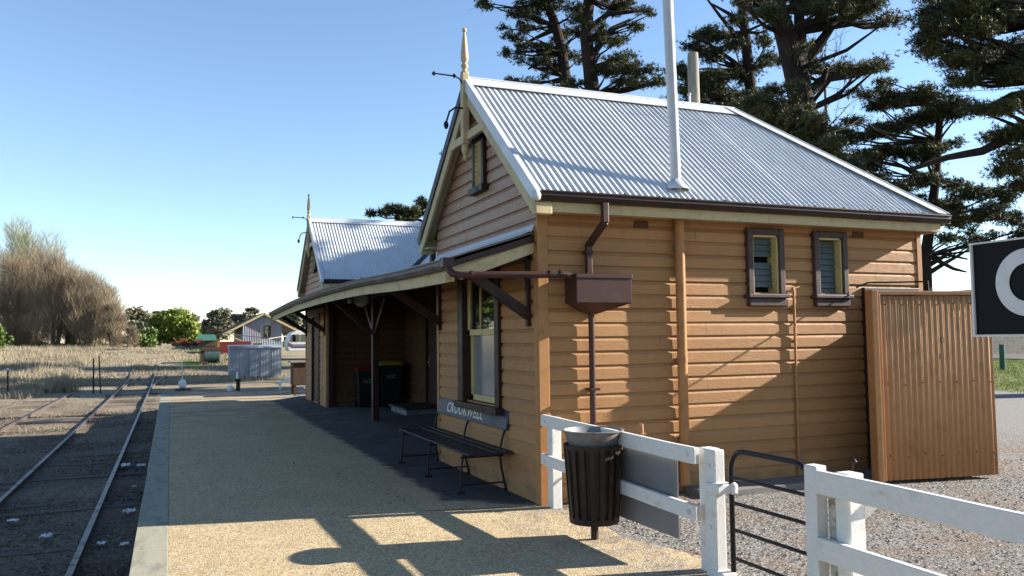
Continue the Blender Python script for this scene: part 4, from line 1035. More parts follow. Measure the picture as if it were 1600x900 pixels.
# goods shed
gy, gz0 = 80.5, gz(5.3, 80.5)
GD = thing('goods_shed', (5.6, gy+4, gz0), 'gabled corrugated iron goods shed with small window behind grey shed', 'shed')
ax, apz = 5.35, 4.62; w0, w1 = 3.25, 7.15
k = MB(); n = 90; vs = []
rz = lambda x: apz-.12-abs(x-ax)*.53
for i in range(n+1):
    x = w0+(w1-w0)*i/n; yv = gy+.02*math.cos(i*1.6); vs += [(x,yv,gz0-.2),(x,yv,rz(x))]
k.add(vs, [(2*i,2*i+2,2*i+3,2*i+1) for i in range(n)])
k.add([(w0,gy,gz0-.2),(w0,gy+12,gz0-.2),(w0,gy+12,rz(w0)),(w0,gy,rz(w0))], [(0,1,2,3)]); k.add([(w1,gy,gz0-.2),(w1,gy+12,gz0-.2),(w1,gy+12,rz(w1)),(w1,gy,rz(w1))], [(0,3,2,1)])
k.build('wall', M['patch'], GD)
for s, xe_ in ((-1, 1.35), (1, 9.0)):
    k = MB(); k.beam((ax, gy-.45, apz), (ax, gy+13, apz), .01, .01); k = MB()
    e = np.array((xe_, 0, apz-abs(xe_-ax)*.53)); a = np.array((ax, 0, apz))
    k.add([a+(0,gy-.4,0), e+(0,gy-.4,0), e+(0,gy+13,0), a+(0,gy+13,0)], [(0,1,2,3)]); k.build('roof', M['maroonroof'], GD, solid=.05)
    k = MB(); k.beam(a+(0,gy-.42,-.10), e+(0,gy-.42,-.10), .05, .20, up=(0,0,1)); k.build('barge_board', M['cream'], GD)
k = MB(); k.beam((1.6,gy-.2,2.42),(w0,gy-.2,1.75),.08,.10); k.build('brace', M['cream'], GD)
k = MB(); k.box(5.35,6.05,gy-.07,gy-.02,2.05,3.30); W_ = k.build('window', M['frame_brown'], GD)
k = MB(); k.box(5.43,5.97,gy-.085,gy-.075,2.13,3.22); k.build('pane', M['glass'], W_)
k = MB(); k.box(5.68,5.72,gy-.10,gy-.088,2.13,3.22); k.box(5.43,5.97,gy-.099,gy-.087,2.66,2.70); k.build('glazing_bar', M['cream'], W_)
k = MB(); k.beam((1.3,gy-.8,2.55),(5.0,gy-8,1.95),.05,.07); k.beam((5.0,gy-8,1.95),(8.6,gy-.8,2.35),.05,.07); k.build('loading_stage_rail', M['timber'], GD)
k = MB(); k.box(4.2,5.1,gy-1.2,gy-.6,gz0,1.5); k.build('hopper', M['frame_brown'], GD)

# caravan
c0 = at(466, 553, 70); cz0 = c0[2]-.1
CV = thing('caravan', (c0[0]+1.2, c0[1], cz0), 'white caravan with navy and maroon stripes behind the station end', 'caravan')
x0, x1, yv = at(448,540,70)[0], at(448,540,70)[0]+4.6, c0[1]
k = MB(); k.prism([(x0+.15,yv,cz0+.35),(x0,yv,cz0+.75),(x0+.02,yv,cz0+1.2),(x0+.28,yv,cz0+1.85),(x0+.7,yv,cz0+2.05),(x1-.3,yv,cz0+2.1),(x1,yv,cz0+1.8),(x1,yv,cz0+.35)], (0,2.1,0)); CVb = k.build('body', M['caravan'], CV, bevel=.05)
k = MB(); k.prism([(x0+.22,yv-.01,cz0+1.15),(x0+.42,yv-.01,cz0+1.75),(x0+1.0,yv-.01,cz0+1.75),(x0+1.0,yv-.01,cz0+1.15)], (0,-.02,0)); k.box(x0+1.15,x0+2.6,yv-.03,yv-.01,cz0+1.15,cz0+1.75); k.build('window', M['glass'], CV)
for dz, mm in ((.98,'stripe'),(.86,'stripered'),(.76,'stripe')):
    k = MB(); k.prism([(x0+.03,yv-.012,cz0+dz+.06),(x0+.5,yv-.012,cz0+dz-.14),(x1,yv-.012,cz0+dz-.14),(x1,yv-.012,cz0+dz-.08),(x0+.5,yv-.012,cz0+dz-.08),(x0+.03,yv-.012,cz0+dz+.12)], (0,-.01,0)); k.build('stripe', M[mm], CVb)
for xx in (x0+2.0, x0+2.75): k = MB(); k.tube([(xx,yv+.05,cz0+.30),(xx,yv+.30,cz0+.30)], .31, 18); k.build('wheel', M['rubber'], CV, smooth=40)

# red goods wagon, blue-green tank, scrap
c0 = at(340, 548, 76); wz = gz(c0[0], c0[1]); x0 = c0[0]; yv = c0[1]; wz = c0[2]-.62-.30
RW = thing('goods_wagon', (x0+1.2, yv, wz), 'red goods wagon with orange end standing beside the goods shed', 'wagon')
k = MB(); k.box(x0+.18,x0+2.9,yv,yv+5,wz+.55,wz+1.75); k.build('body', M['redwagon'], RW)
k = MB(); k.box(x0,x0+.17,yv-.03,yv+5,wz+.55,wz+1.80); k.build('end_frame', M['orange'], RW)
k = MB(); k.box(x0+.1,x0+2.9,yv+.05,yv+4.9,wz+.38,wz+.55); k.build('chassis', M['iron'], RW)
for xx in (x0+.6, x0+2.3): k = MB(); k.tube([(xx,yv+.1,wz+.30),(xx,yv+.25,wz+.30)], .32, 16); k.build('wheel', M['iron'], RW, smooth=40)
c0 = at(331, 556, 66); tz = gz(c0[0], c0[1])
TK = thing('tarped_tank', (c0[0],c0[1],tz), 'blue green cylindrical tank on a timber cradle near red wagon', 'tank')
k = MB(); k.tube([(c0[0]-.62,c0[1],tz+.55),(c0[0]-.55,c0[1],tz+.55),(c0[0]+.55,c0[1],tz+.55),(c0[0]+.62,c0[1],tz+.55)], [.30,.46,.46,.30], 18); k.build('drum', M['teal'], TK, smooth=40)
k = MB(); k.box(c0[0]-.6,c0[0]-.4,c0[1]-.5,c0[1]+.5,tz-.05,tz+.25); k.box(c0[0]+.4,c0[0]+.6,c0[1]-.5,c0[1]+.5,tz-.05,tz+.25); k.build('cradle', M['chairdark'], TK)
k = MB(); k.box(c0[0]-.8,c0[0]+.7,c0[1]+.9,c0[1]+2.2,tz,tz+1.05); k.box(c0[0]-.75,c0[0]+.72,c0[1]+.8,c0[1]+2.3,tz+1.05,tz+1.35); 
tag(k.build('timber_stack', M['chairdark'], loc=(c0[0],c0[1]+1.5,tz)), 'dark stack of old timber behind the blue green tank', 'timber stack')
for px, py, D, s, lab in ((283,547,95,1.0,'rusty farm machine beside the green willow'),(300,546,92,.7,'small rusty machine frame left of the tank'),(310,536,100,.9,'rust red machine in front of the green roofed shed')):
    q = at(px, py, D); zq = gz(q[0], q[1]); o = thing('scrap_machine', (q[0],q[1],zq), lab, 'machinery')
    k = MB(); k.box(q[0]-.9*s,q[0]+.7*s,q[1]-.4,q[1]+.4,zq+.35*s,zq+.75*s); k.box(q[0]-.2*s,q[0]+.6*s,q[1]-.3,q[1]+.3,zq+.75*s,zq+1.1*s); k.build('body', M['rust'], o, bevel=.04)
    k = MB(); k.tube([(q[0]-.5*s,q[1]-.45,zq+.75*s),(q[0]-.9*s,q[1]-.45,zq+1.2*s)], .05, 8); k.build('arm', M['rust'], o)
    for dx, r in ((-.6,.32),(.5,.42)): k = MB(); k.tube([(q[0]+dx*s,q[1]-.5,zq+r*s),(q[0]+dx*s,q[1]-.4,zq+r*s)], r*s, 16); k.build('wheel', M['iron'], o, smooth=40)
q = at(322, 535, 112); zq = gz(q[0], q[1])
GR = thing('green_roof_shed', (q[0],q[1],zq), 'distant shed with a bright green sheet roof beyond the wagon', 'shed')
k = MB(); k.box(q[0]-1.1,q[0]+1.2,q[1],q[1]+4,zq-.3,at(322,531,112)[2]); k.build('wall', M['chairdark'], GR)
zt = at(322,531,112)[2]; k = MB(); k.prism([(q[0]-1.4,q[1]-.3,zt-.1),(q[0]-.9,q[1]+2,zt+.7),(q[0]+1.2,q[1]+2,zt+.7),(q[0]+1.4,q[1]-.3,zt-.1)], (0,0,.05)); k.build('roof', M['greenroof'], GR)

# right-hand distance
q = at(1567, 578, 31.0); q = gpt(1567, 578, 0); zq = gz(q[0], q[1]); k = MB(); k.tube([(q[0],q[1],zq),(q[0],q[1],zq+1.15)], .12, 10)
tag(k.build('green_post', M['greenpost'], smooth=50), 'short green painted post on the lawn beyond the corrugated screen', 'post')
k = MB(); k.add([(34,-60,gz(34,0)+.03),(41,-60,gz(41,0)+.03),(70,180,gz(70,0)+.05),(60,180,gz(60,0)+.05)], [(0,1,2,3)])
tag(k.build('road', M['asphalt'], loc=(0,0,0)), kind='structure')
q = at(1500, 470, 62); zq = gz(q[0], q[1])
HS = thing('distant_house', (q[0],q[1],zq), 'low distant house with a dark roof seen beside the black nameboard', 'house')
zt = at(1500,470,62)[2]
k = MB(); k.box(q[0]-2.5,q[0]+9,q[1]-3,q[1]+4,zq-.2,zt); k.build('wall', M['concrete'], HS)
k = MB(); k.prism([(q[0]-3,q[1]-3.5,zt),(q[0]+1.2,q[1]-3.5,zt+.85),(q[0]+8,q[1]-3.5,zt+.85),(q[0]+9.5,q[1]-3.5,zt)], (0,8,0)); k.build('roof', M['dark'] if False else M['maroonroof'], HS)

# ------------------------------------------------------------------ trees
def needle_cloud(cent, rad, n, L, wd, kb=7, flat=.5):
    """n tufts of thin needles in an ellipsoid; returns triangles"""
    u = rng.normal(size=(n,3)); u /= np.linalg.norm(u, axis=1)[:,None]
    r = np.minimum(rng.random(n)**.8*1.15*(1+.5*(rng.random(n) < .18)), 1.8)
    P = cent + u*r[:,None]*rad
    d = rng.normal(size=(n,kb,3)); d[:,:,2] += .35; d += u[:,None,:]*.25; d /= np.linalg.norm(d, axis=2)[:,:,None]
    s = np.cross(d, rng.normal(size=(n,kb,3))); s /= (np.linalg.norm(s, axis=2)[:,:,None]+1e-9)
    Ln = L*rng.uniform(.6,1.15,(n,kb,1)); Pb = P[:,None,:]+rng.normal(0,.05,(n,kb,3))*L
    a = Pb - s*wd/2; b = Pb + s*wd/2; c = Pb + d*Ln
    return np.stack([a,b,c], 2).reshape(-1,3)
FWD = RM @ np.array((0,0,-1.))
def pine(D, trunk, tr, limbs, clumps, label, dens=1., depth=1.6, mat='pine', L=None, wd=None):
    L = L or .10+.0016*D; wd = wd or .013+.00055*D
    base = at(*trunk[0], D); zb = gz(base[0], base[1])
    o = thing('pine_tree', (base[0], base[1], zb), label, 'pine tree', 'pines behind the station')
    pts = [np.array((base[0], base[1], zb-.2))] + [at(a, b, D) for a, b in trunk]
    n = len(pts); rr = [tr*(1.25 if i == 0 else 1-.62*i/n) for i in range(n)]
    k = MB(); k.tube(pts, rr, 10)
    tp = np.array(pts)
    tris = []
    for lm in limbs:
        r0_ = min(.2, tr*.42)
        if not isinstance(lm[0], tuple): r0_ = lm[0]; lm = lm[1:]
        dd_ = rng.uniform(-.8,.8); q = [at(a, b, D+dd_*i/len(lm)) for i, (a, b) in enumerate(lm)]
        k.tube(q, list(np.linspace(r0_, max(r0_*.3, min(.06, tr*.12)), len(q))), 6)
    more = []
    for (px, py, rx, ry) in clumps:
        for _ in range(2): more.append((px+rng.normal(0,.75)*rx, py+rng.normal(0,.8)*ry, rx*.55, ry*.6))
    for (px, py, rx, ry) in list(clumps)+more:
        dz = rng.uniform(-1,1)*depth; c = at(px, py, D+dz); sx, sy = rx*D/FPX, ry*D/FPX
        # a limb reaching from the trunk
        j = int(np.argmin(np.linalg.norm(tp[1:]-c, axis=1)+.6*np.abs(tp[1:,2]-(c[2]-.8))))+1
        s = tp[j]; m1 = s*.45+c*.55+np.array((0,0,-.15))+rng.normal(0,.15,3)
        rl = min(.06, max(.025, tr*.14)); k.tube([s, m1, c], [rl*1.5, rl, .018], 5)
        sub = max(6, int(rx*ry/9))
        for _ in range(sub):
            u = rng.normal(size=3); u /= np.linalg.norm(u); rad = np.array((sx, max(sx*.9,.5), sy))
            cc = c + (RM[:,0]*u[0]*sx + FWD*u[1]*rad[1] + np.array((0,0,1))*u[2]*sy)*rng.random()**.5*.95
            rs = rng.uniform(.22,.60)*min(1.2, max(sy*.75,.35))
            tris.append(needle_cloud(cc, np.array((rs*1.8, rs*1.8, rs*1.05)), max(8, int(dens*25*rs*rs/(L*L)*.42)), L, wd))
            k.tube([c, (c+cc)/2+rng.normal(0,.06,3), cc], [.022, .016, .008], 3, False)
            for _q in range(2): e_ = cc+rng.normal(0,1,3)*np.array((rs,rs,rs*.6))*1.3; k.tube([cc, e_], [.010, .005], 3, False)
    k.build('trunk', M['bark'], o, smooth=50)
    fastmesh('crown', np.vstack(tris), 3, M[mat], o)
    return o
pine(48, [(886,150),(883,120),(878,80),(868,40),(855,5),(850,-60),(845,-110)], .40, [[(868,45),(840,58),(812,72)],[(878,80),(850,95),(825,108)],[(880,118),(860,108),(840,106)],[(884,125),(865,128),(835,128)]],
     [(815,20,26,12),(850,5,46,16),(800,57,18,8),(830,42,18,9),(852,75,26,10),(818,72,20,7),(838,98,26,9),(812,128,30,6),(858,104,22,8),(902,50,18,10),(895,88,16,9),(840,-28,60,22),(790,82,9,4),(870,60,14,8),(880,185,55,18),(870,235,70,20),(890,290,75,22),(880,350,75,22),(880,410,60,18),(752,4,13,7),(880,-60,60,30),(800,-50,40,20)],
     'tall pine behind the station gable, left of a forked pair')
pine(45, [(926,150),(922,110),(916,60),(920,0),(918,-60),(915,-110)], .46, [[(920,45),(950,22),(990,18),(1020,14)],[(930,80),(955,45),(985,30)],[(932,105),(960,95),(975,90)]],
     [(960,12,34,14),(903,30,18,10),(943,66,14,6),(968,62,16,6),(968,92,24,8),(985,108,36,11),(950,112,28,9),(900,132,26,7),(1002,128,24,10),(1018,108,16,8),(988,40,12,6),(1008,18,12,6),(940,-25,50,20),(940,50,12,8),(1030,130,14,8),(930,200,55,20),(925,250,65,20),(930,310,65,22),(920,370,60,20),(975,128,20,8),(1000,-30,30,16),(925,85,12,8)],
     'tall pine behind the roof ridge with bare forked limbs to the right')
pine(56, [(805,430),(803,300),(800,200),(798,150)], .35, [], [(798,134,22,8),(800,170,45,18),(800,220,60,22),(795,280,70,24),(800,340,75,24),(800,400,70,22)], 'pine almost wholly hidden behind the roof ridge')
pine(68, [(845,430),(843,300),(842,200)], .35, [], [(845,180,40,16),(850,220,55,22),(845,270,60,24),(850,330,60,24),(845,390,60,22)], 'far pine wholly behind the roof slope under the flue')
pine(47, [(775,430),(772,300),(770,215)], .3, [], [(770,200,30,14),(775,240,45,20),(770,290,55,22),(775,350,60,24),(775,400,60,20)], 'low pine behind the left part of the station roof')
pine(34, [(1180,215),(1176,165),(1170,110),(1164,50),(1158,-20),(1155,-80)], .30, [[(1168,75),(1150,55),(1125,25),(1103,-4)],[(1172,120),(1145,95),(1110,70),(1075,55)],[(1164,40),(1140,22),(1112,6)],[(1178,150),(1160,110),(1130,85)]],
     [(1120,55,30,10),(1085,74,18,8),(1110,84,28,8),(1150,66,24,12),(1085,122,28,9),(1122,118,32,9),(1165,108,30,12),(1100,145,34,9),(1140,150,34,9),(1182,150,28,12),(1200,92,22,10),(1072,142,22,9),(1190,60,16,9),(1062,108,14,8),(1150,30,10,6),(1130,165,30,8),(1160,175,28,9),(1080,158,26,6),(1200,-20,40,20)],
     'spreading pine with a thin grey trunk behind the timber pole', depth=1.4)
pine(27, [(1264,250),(1256,175),(1243,110),(1228,55),(1214,15),(1204,-40),(1198,-100)], .50, [[.30,(1255,175),(1252,110),(1250,50),(1247,0),(1246,-60)],[.24,(1246,110),(1232,60),(1205,15),(1190,-20)],[(1256,100),(1285,62),(1308,30),(1350,42),(1388,40)],[(1258,150),(1290,122),(1330,118),(1372,110)],[(1236,60),(1205,28),(1180,20),(1160,10)],[(1256,150),(1285,128),(1294,100)],[(1252,40),(1290,32),(1310,36)]],
     [(1290,14,42,11),(1340,14,42,13),(1385,28,22,6),(1282,-8,46,10),(1200,18,22,10),(1342,107,24,5),(1376,102,12,4),(1318,102,14,5),(1270,74,16,7),(1266,98,10,5),(1330,-15,60,16),(1240,-30,50,20),(1215,30,12,9),(1180,5,24,8)],
     'big pine with the thickest dark trunk, forking above the hipped roof', depth=1.5, L=.145, wd=.025)
pine(24.5, [(1225,260),(1222,230),(1215,200),(1205,170),(1200,150)], .22, [],
     [(1165,182,28,11),(1200,188,32,14),(1228,212,34,16),(1262,222,30,16),(1245,186,22,11),(1292,244,30,14),(1190,162,28,10),(1225,162,20,9),(1150,168,18,7),(1320,262,26,12),(1255,250,26,10),(1345,285,24,9),(1210,140,18,8),(1280,200,16,8),(1258,205,26,12),(1272,186,14,7),(1285,225,24,10)],
     'low bushy dark pine in front of the thickest trunk')
pine(34, [(1447,450),(1446,400),(1455,340),(1462,280),(1466,220),(1470,160)], .27, [[(1447,380),(1470,330),(1500,290)],[(1446,430),(1475,412),(1500,398),(1516,388)],[(1450,415),(1480,398),(1512,405)],[(1455,340),(1420,310),(1380,290)],[(1460,290),(1410,260),(1360,250),(1320,240)],[(1452,400),(1490,420),(1510,425)]],
     [(1330,215,32,14),(1370,165,22,10),(1400,150,26,12),(1440,148,36,16),(1480,165,36,17),(1430,188,46,14),(1390,202,36,12),(1352,242,36,13),(1402,240,46,14),(1452,232,34,12),(1352,276,36,11),(1402,292,44,13),(1450,280,38,12),(1420,322,36,11),(1468,322,36,13),(1512,302,36,13),(1500,346,36,10),(1542,332,32,12),(1582,342,30,12),(1562,302,28,10),(1480,372,26,7),(1524,374,22,6),(1592,368,20,9),(1375,130,14,7),(1330,190,14,8),(1345,150,9,6),(1440,345,20,9),(1385,315,22,8),(1305,205,14,8)],
     'wide dark pine right of the roof with a leaning lower trunk', depth=1.8, dens=.9)
pine(23, [(1720,330),(1715,220),(1710,120),(1705,20),(1700,-80)], .55, [[(1712,80),(1640,70),(1590,72),(1535,88)],[(1712,150),(1640,140),(1580,150),(1525,178)],[(1715,200),(1640,200),(1590,208),(1535,236),(1480,246),(1425,264)],[(1710,40),(1600,20),(1520,35),(1460,40)],[(1714,260),(1640,270),(1580,290)]],
     [(1460,20,26,9),(1500,14,36,12),(1550,20,42,14),(1592,30,38,14),(1455,44,20,8),(1482,44,26,9),(1450,76,14,8),(1530,80,42,10),(1582,76,38,10),(1502,96,22,8),(1542,110,38,10),(1582,116,32,9),(1562,214,32,7),(1592,205,24,7),(1590,240,24,7),(1580,266,28,8),(1602,290,28,10),(1530,48,36,9),(1560,170,30,8),(1600,160,28,8),(1505,130,22,7),(1640,100,50,30),(1650,200,40,20),(1480,-10,50,12),(1560,-15,60,14),(1455,60,14,7)],
     'nearest pine whose long limbs reach in from the right edge', depth=1.3, L=.135, wd=.024)
pine(52, [(650,430),(645,380),(640,340)], .3, [], [(604,330,16,5),(622,333,14,5),(645,331,16,6),(664,320,9,9),(640,342,26,5),(680,335,16,12),(620,365,40,14),(670,370,40,16),(640,400,50,18),(640,440,50,20)], 'distant pine crown showing above the far wing roof', L=.36, wd=.07)

def sticks(cent, rad, n, L, wd, up=1.5):
    u = rng.normal(size=(n,3)); u /= np.linalg.norm(u, axis=1)[:,None]
    P = cent + u*(rng.random(n)**.4)[:,None]*rad
    d = rng.normal(0,.55,(n,3)) + u*.7; d[:,2] = np.abs(d[:,2])*.4+up; d /= np.linalg.norm(d, axis=1)[:,None]
    s = np.cross(d, rng.normal(size=(n,3))); s /= np.linalg.norm(s, axis=1)[:,None]
    l = L*rng.uniform(.5,1.2,(n,1))
    return np.stack([P-s*wd/2, P+s*wd/2, P+d*l], 1).reshape(-1,3)
def bare(px, top, D, wpx, base_py, label, mat='twig', n=2600, up=1.5, stems=5, L=1.7, wd=.045, low=.12):
    b = at(px, base_py, D); zb = gz(b[0], b[1]); t = at(px, top+(2 if mat == 'twigpale' else 8), D); H = t[2]-zb; wr = wpx*D/FPX
    o = thing('bare_tree', (b[0], b[1], zb), label, 'bare tree', 'leafless trees beyond the field')
    k = MB()
    for i in range(stems):
        ox, oy = rng.normal(0,wr*.32), rng.normal(0,wr*.32); lean = rng.normal(0,wr*.25,2)
        k.tube([(b[0]+ox*.4,b[1]+oy*.4,zb-.2),(b[0]+ox*.8,b[1]+oy*.8,zb+H*.35),(b[0]+ox+lean[0]*.6,b[1]+oy+lean[1]*.6,zb+H*.72)], [.17*H/14,.11*H/14,.03], 6)
        for _ in range(10):
            z1 = rng.uniform(.15,.65); a = rng.uniform(0,6.28); rr_ = rng.uniform(.3,.8)*wr
            s0 = np.array((b[0]+ox*.85, b[1]+oy*.85, zb+H*z1)); k.tube([s0, s0+np.array((math.cos(a)*rr_*.6, math.sin(a)*rr_*.6, H*.10)), s0+np.array((math.cos(a)*rr_, math.sin(a)*rr_, H*.24))], [.05,.035,.012], 4)
    k.build('trunk', M['barkpale'] if mat == 'twig' else M['deadwood'], o)
    def fork(p, d, L, r, lev):
        q = p+d*L; k2.tube([p, (p+q)/2+rng.normal(0,.03,3)*L, q], [r, r*.8, r*.45], 3, False)
        if lev:
            for f in (.4,.7,1.):
                nd = d+rng.normal(0,.42,3)+np.array((0,0,.18*up)); nd /= np.linalg.norm(nd); fork(p+(q-p)*f, nd, L*rng.uniform(.5,.75), r*.55, lev-1)
    k2 = MB()
    for i in range(stems*4):
        a = rng.uniform(0,6.28); f = rng.uniform(.08,.5); r0 = wr*rng.uniform(.05,.35); p = np.array((b[0]+math.cos(a)*r0, b[1]+math.sin(a)*r0, zb+H*f))
        dd2 = np.array((math.cos(a)*.55, math.sin(a)*.55, up*.8)); dd2 /= np.linalg.norm(dd2); fork(p, dd2, H*rng.uniform(.16,.26), .035*H/12, 3)
    k2.build('branches', M[mat], o)
    T = []
    for i in range(22):
        f = low+(1-low)*rng.random()**1.05; a = rng.uniform(0,6.28); w_ = wr*math.sqrt(max(.05, 1-((f-.45)/.60)**2))
        r_ = rng.uniform(.0,.8)*w_; c = np.array((b[0]+math.cos(a)*r_, b[1]+math.sin(a)*r_, zb+H*min(f,.9)))
        T.append(sticks(c, np.array((w_*.45, w_*.45, H*.13)), n//16, L*H/14, wd, up))
    T.append(sticks(np.array((b[0],b[1],zb+H*.45)), np.array((wr*.8,wr*.8,H*.42)), n//3, L*H/14, wd, up))
    fastmesh('crown', np.vstack(T), 3, M[mat], o)
    return o
bare(30, 345, 118, 62, 545, 'tallest leafless tree with pale greenish buds at far left', 'twigpale', 6500, 1.1, 10, 1.6, .04)
bare(-25, 372, 100, 45, 546, 'leafless tree cut by the left picture edge', 'twig', 2400, 1.6, 8, 1.5, .03, .02)
spec = [(18,392,96,36),(52,378,99,36),(84,385,94,34),(112,400,97,32),(138,418,93,30),(160,436,96,28),(176,468,92,22)]
labs = ['leafless grey brown tree in front of the tallest pale one','leafless tree beneath the right side of the tallest crown','leafless tree with the highest brown top in the thicket','leafless brown tree at the middle of the thicket','leafless tree on the falling side of the thicket','leafless tree near the right end, above the dark trunk gap','low leafless tree ending the thicket on its right']
for (px, tp_, D, w_), l in zip(spec, labs): bare(px, tp_, D, w_*1.3, 546, l, n=4200, L=1.9, wd=.03, low=.02, stems=8)
bare(206, 505, 84, 15, 551, 'small lone bare tree with thin trunk right of the thicket', n=1500, up=.7, stems=1, L=2.6, wd=.04, low=.3)
bare(186, 512, 90, 13, 549, 'tiny bare tree between the thicket and the lone one', n=1000, up=.7, stems=1, L=2.6, wd=.04, low=.3)

def leafy(px, py_base, D, lobes, n, mat, label, name='leafy_tree', cat='tree', s=.4, tr=.3, group=None, trunkmat='bark'):
    b = at(px, py_base, D); zb = gz(b[0], b[1]); o = thing(name, (b[0],b[1],zb), label, cat, group)
    k = MB(); T = []; cs = []
    for (x, y, rx, ry) in lobes:
        c = at(x, y, D+rng.uniform(-1,1)*rx*D/FPX*.7); cs.append(c); r = np.array((rx*D/FPX, rx*D/FPX, ry*D/FPX))
        m = int(n*rx*ry/sum(a[2]*a[3] for a in lobes))
        sub = max(4, m//60)
        for _ in range(sub):
            u = rng.normal(size=3); u /= np.linalg.norm(u); cc = c+u*r*(.55+.45*rng.random()); q = 60
            P = cc + rng.normal(0,1,(q,3))*r*.20
            a = rng.normal(size=(q,3)); a /= np.linalg.norm(a,axis=1)[:,None]; e = np.cross(a, rng.normal(size=(q,3))); e /= np.linalg.norm(e,axis=1)[:,None]
            z = s*rng.uniform(.6,1.3,(q,1)); T.append(np.stack([P-e*z*.4, P+a*z*.6, P+e*z*.4, P-a*z*.6],1).reshape(-1,3))
        k.tube([(b[0],b[1],zb+.2*(c[2]-zb)), (b[0]*.4+c[0]*.6, b[1]*.4+c[1]*.6, zb+.6*(c[2]-zb)), c], [tr*.5,tr*.3,.03], 6)
    top = max(c[2] for c in cs); k.tube([(b[0],b[1],zb-.3),(b[0],b[1],zb+(top-zb)*.6)], [tr,tr*.5], 8)
    k.build('trunk', M[trunkmat], o, smooth=50); fastmesh('crown', np.vstack(T), 4, M[mat], o); return o
leafy(272, 543, 118, [(255,505,18,13),(280,500,22,14),(270,492,14,7),(296,515,16,14),(248,520,14,12),(274,522,26,14),(290,532,22,8)], 9000, 'willow', 'round bright green willow in new leaf beside the track', 'willow_tree', 'willow tree', .42)
leafy(212, 540, 150, [(205,492,12,10),(218,488,10,8),(230,500,16,11),(210,510,18,12),(198,500,8,10)], 4200, 'gum', 'dark gum tree behind the end of the bare thicket', 'gum_tree', 'gum tree', .5, group='gum trees on the skyline')
leafy(250, 540, 160, [(247,492,7,5),(262,490,7,6),(256,500,14,8)], 2200, 'gum', 'far gum tops rising just over the willow', 'gum_tree', 'gum tree', .5, group='gum trees on the skyline')
leafy(305, 545, 150, [(305,500,8,6),(312,508,8,8),(306,518,10,9)], 2000, 'gum', 'olive gum between the willow and the green roof', 'gum_tree', 'gum tree', .5, group='gum trees on the skyline')
leafy(336, 545, 140, [(330,498,10,9),(345,492,13,9),(335,512,16,9),(352,508,12,12),(322,512,8,9),(340,525,18,8)], 5200, 'gum', 'broad grey brown gum left of the goods shed gable', 'gum_tree', 'gum tree', .5, group='gum trees on the skyline')
leafy(378, 545, 145, [(368,498,11,7),(382,500,14,9),(393,488,9,6),(390,498,12,9)], 3600, 'gum', 'gum tree whose top shows behind the goods shed gable', 'gum_tree', 'gum tree', .5, group='gum trees on the skyline')
leafy(445, 545, 130, [(445,505,14,8),(462,500,14,10),(480,505,12,10),(455,518,20,8)], 3600, 'gum', 'olive gum behind the caravan under the verandah end', 'gum_tree', 'gum tree', .5, group='gum trees on the skyline')
leafy(222, 545, 96, [(215,530,14,10),(232,525,12,10),(226,537,16,6)], 3000, 'shrub', 'rounded olive green bush beside the small bare tree', 'green_bush', 'bush', .3, .1)
for px, D, w_, h_, l in ((-120,100,60,60,'tall yellow green tree standing left of the bare thicket'),(-230,92,70,70,'wide yellow green tree farthest left across the field')):
    leafy(px, 545, D, [(px,440,w_,h_),(px-30,490,w_*.7,h_*.6),(px+30,480,w_*.7,h_*.6),(px,400,w_*.6,h_*.6)], 9000, 'willow', l, 'leafy_tree', 'leafy tree', .5, .3)
leafy(4, 548, 84, [(0,525,10,12),(10,535,8,9),(-10,520,14,18)], 2600, 'shrub', 'dark green bush at the left edge before the bare trees', 'green_bush', 'bush', .3, .1)
leafy(85, 550, 95, [(10,540,14,5),(35,542,14,5),(60,541,14,6),(85,542,16,6),(112,541,14,6),(140,542,14,6),(165,543,14,5),(188,544,10,4)], 4200, 'shrub', 'low green undergrowth bush at the foot of the bare trees', 'green_bush', 'bush', .3, .08)

# slim bare tree among the pines
b = at(1292, 260, 29); zb = gz(b[0], b[1]); BT = thing('bare_sapling', (b[0],b[1],zb), 'slim leafless tree standing between two dark pines', 'bare tree')
k = MB(); k.tube([(b[0],b[1],zb)]+[at(*q, 29) for q in ((1292,215),(1290,160),(1288,110),(1284,75))], [.10,.07,.05,.03,.012], 7)
def twigs(p, d, L, r, lev):
    q = p+d*L; mid_ = (p+q)/2+rng.normal(0,.04,3)*L; k.tube([p, mid_, q], [r, r*.8, r*.5], 4, False)
    if lev:
        for f in (.35,.6,.8,1.):
            nd = d+rng.normal(0,.55,3); nd[2] += .15; nd /= np.linalg.norm(nd); twigs(p+(q-p)*f, nd, L*rng.uniform(.45,.7), r*.5, lev-1)
for (px, py), (tx, ty) in (((1291,200),(1330,160)),((1290,170),(1320,140)),((1289,140),(1262,95)),((1288,120),(1312,80)),((1291,210),(1345,185)),((1290,150),(1272,70)),((1291,190),(1262,165)),((1288,100),(1290,60))):
    p0, p1 = at(px, py, 29), at(tx, ty, 29+rng.uniform(-1,1)); L = np.linalg.norm(p1-p0); twigs(p0, (p1-p0)/L, L, .022, 2)
k.build('trunk', M['deadwood'], BT)
# overhead wire
k = MB(); k.tube([at(1240,128,38), at(1330,142,38), at(1420,148,38), at(1640,135,38)], .012, 4); tag(k.build('overhead_wire', M['iron'], loc=tuple(at(1330,142,38))), 'thin dark overhead wire crossing the sky between the pines', 'wire')

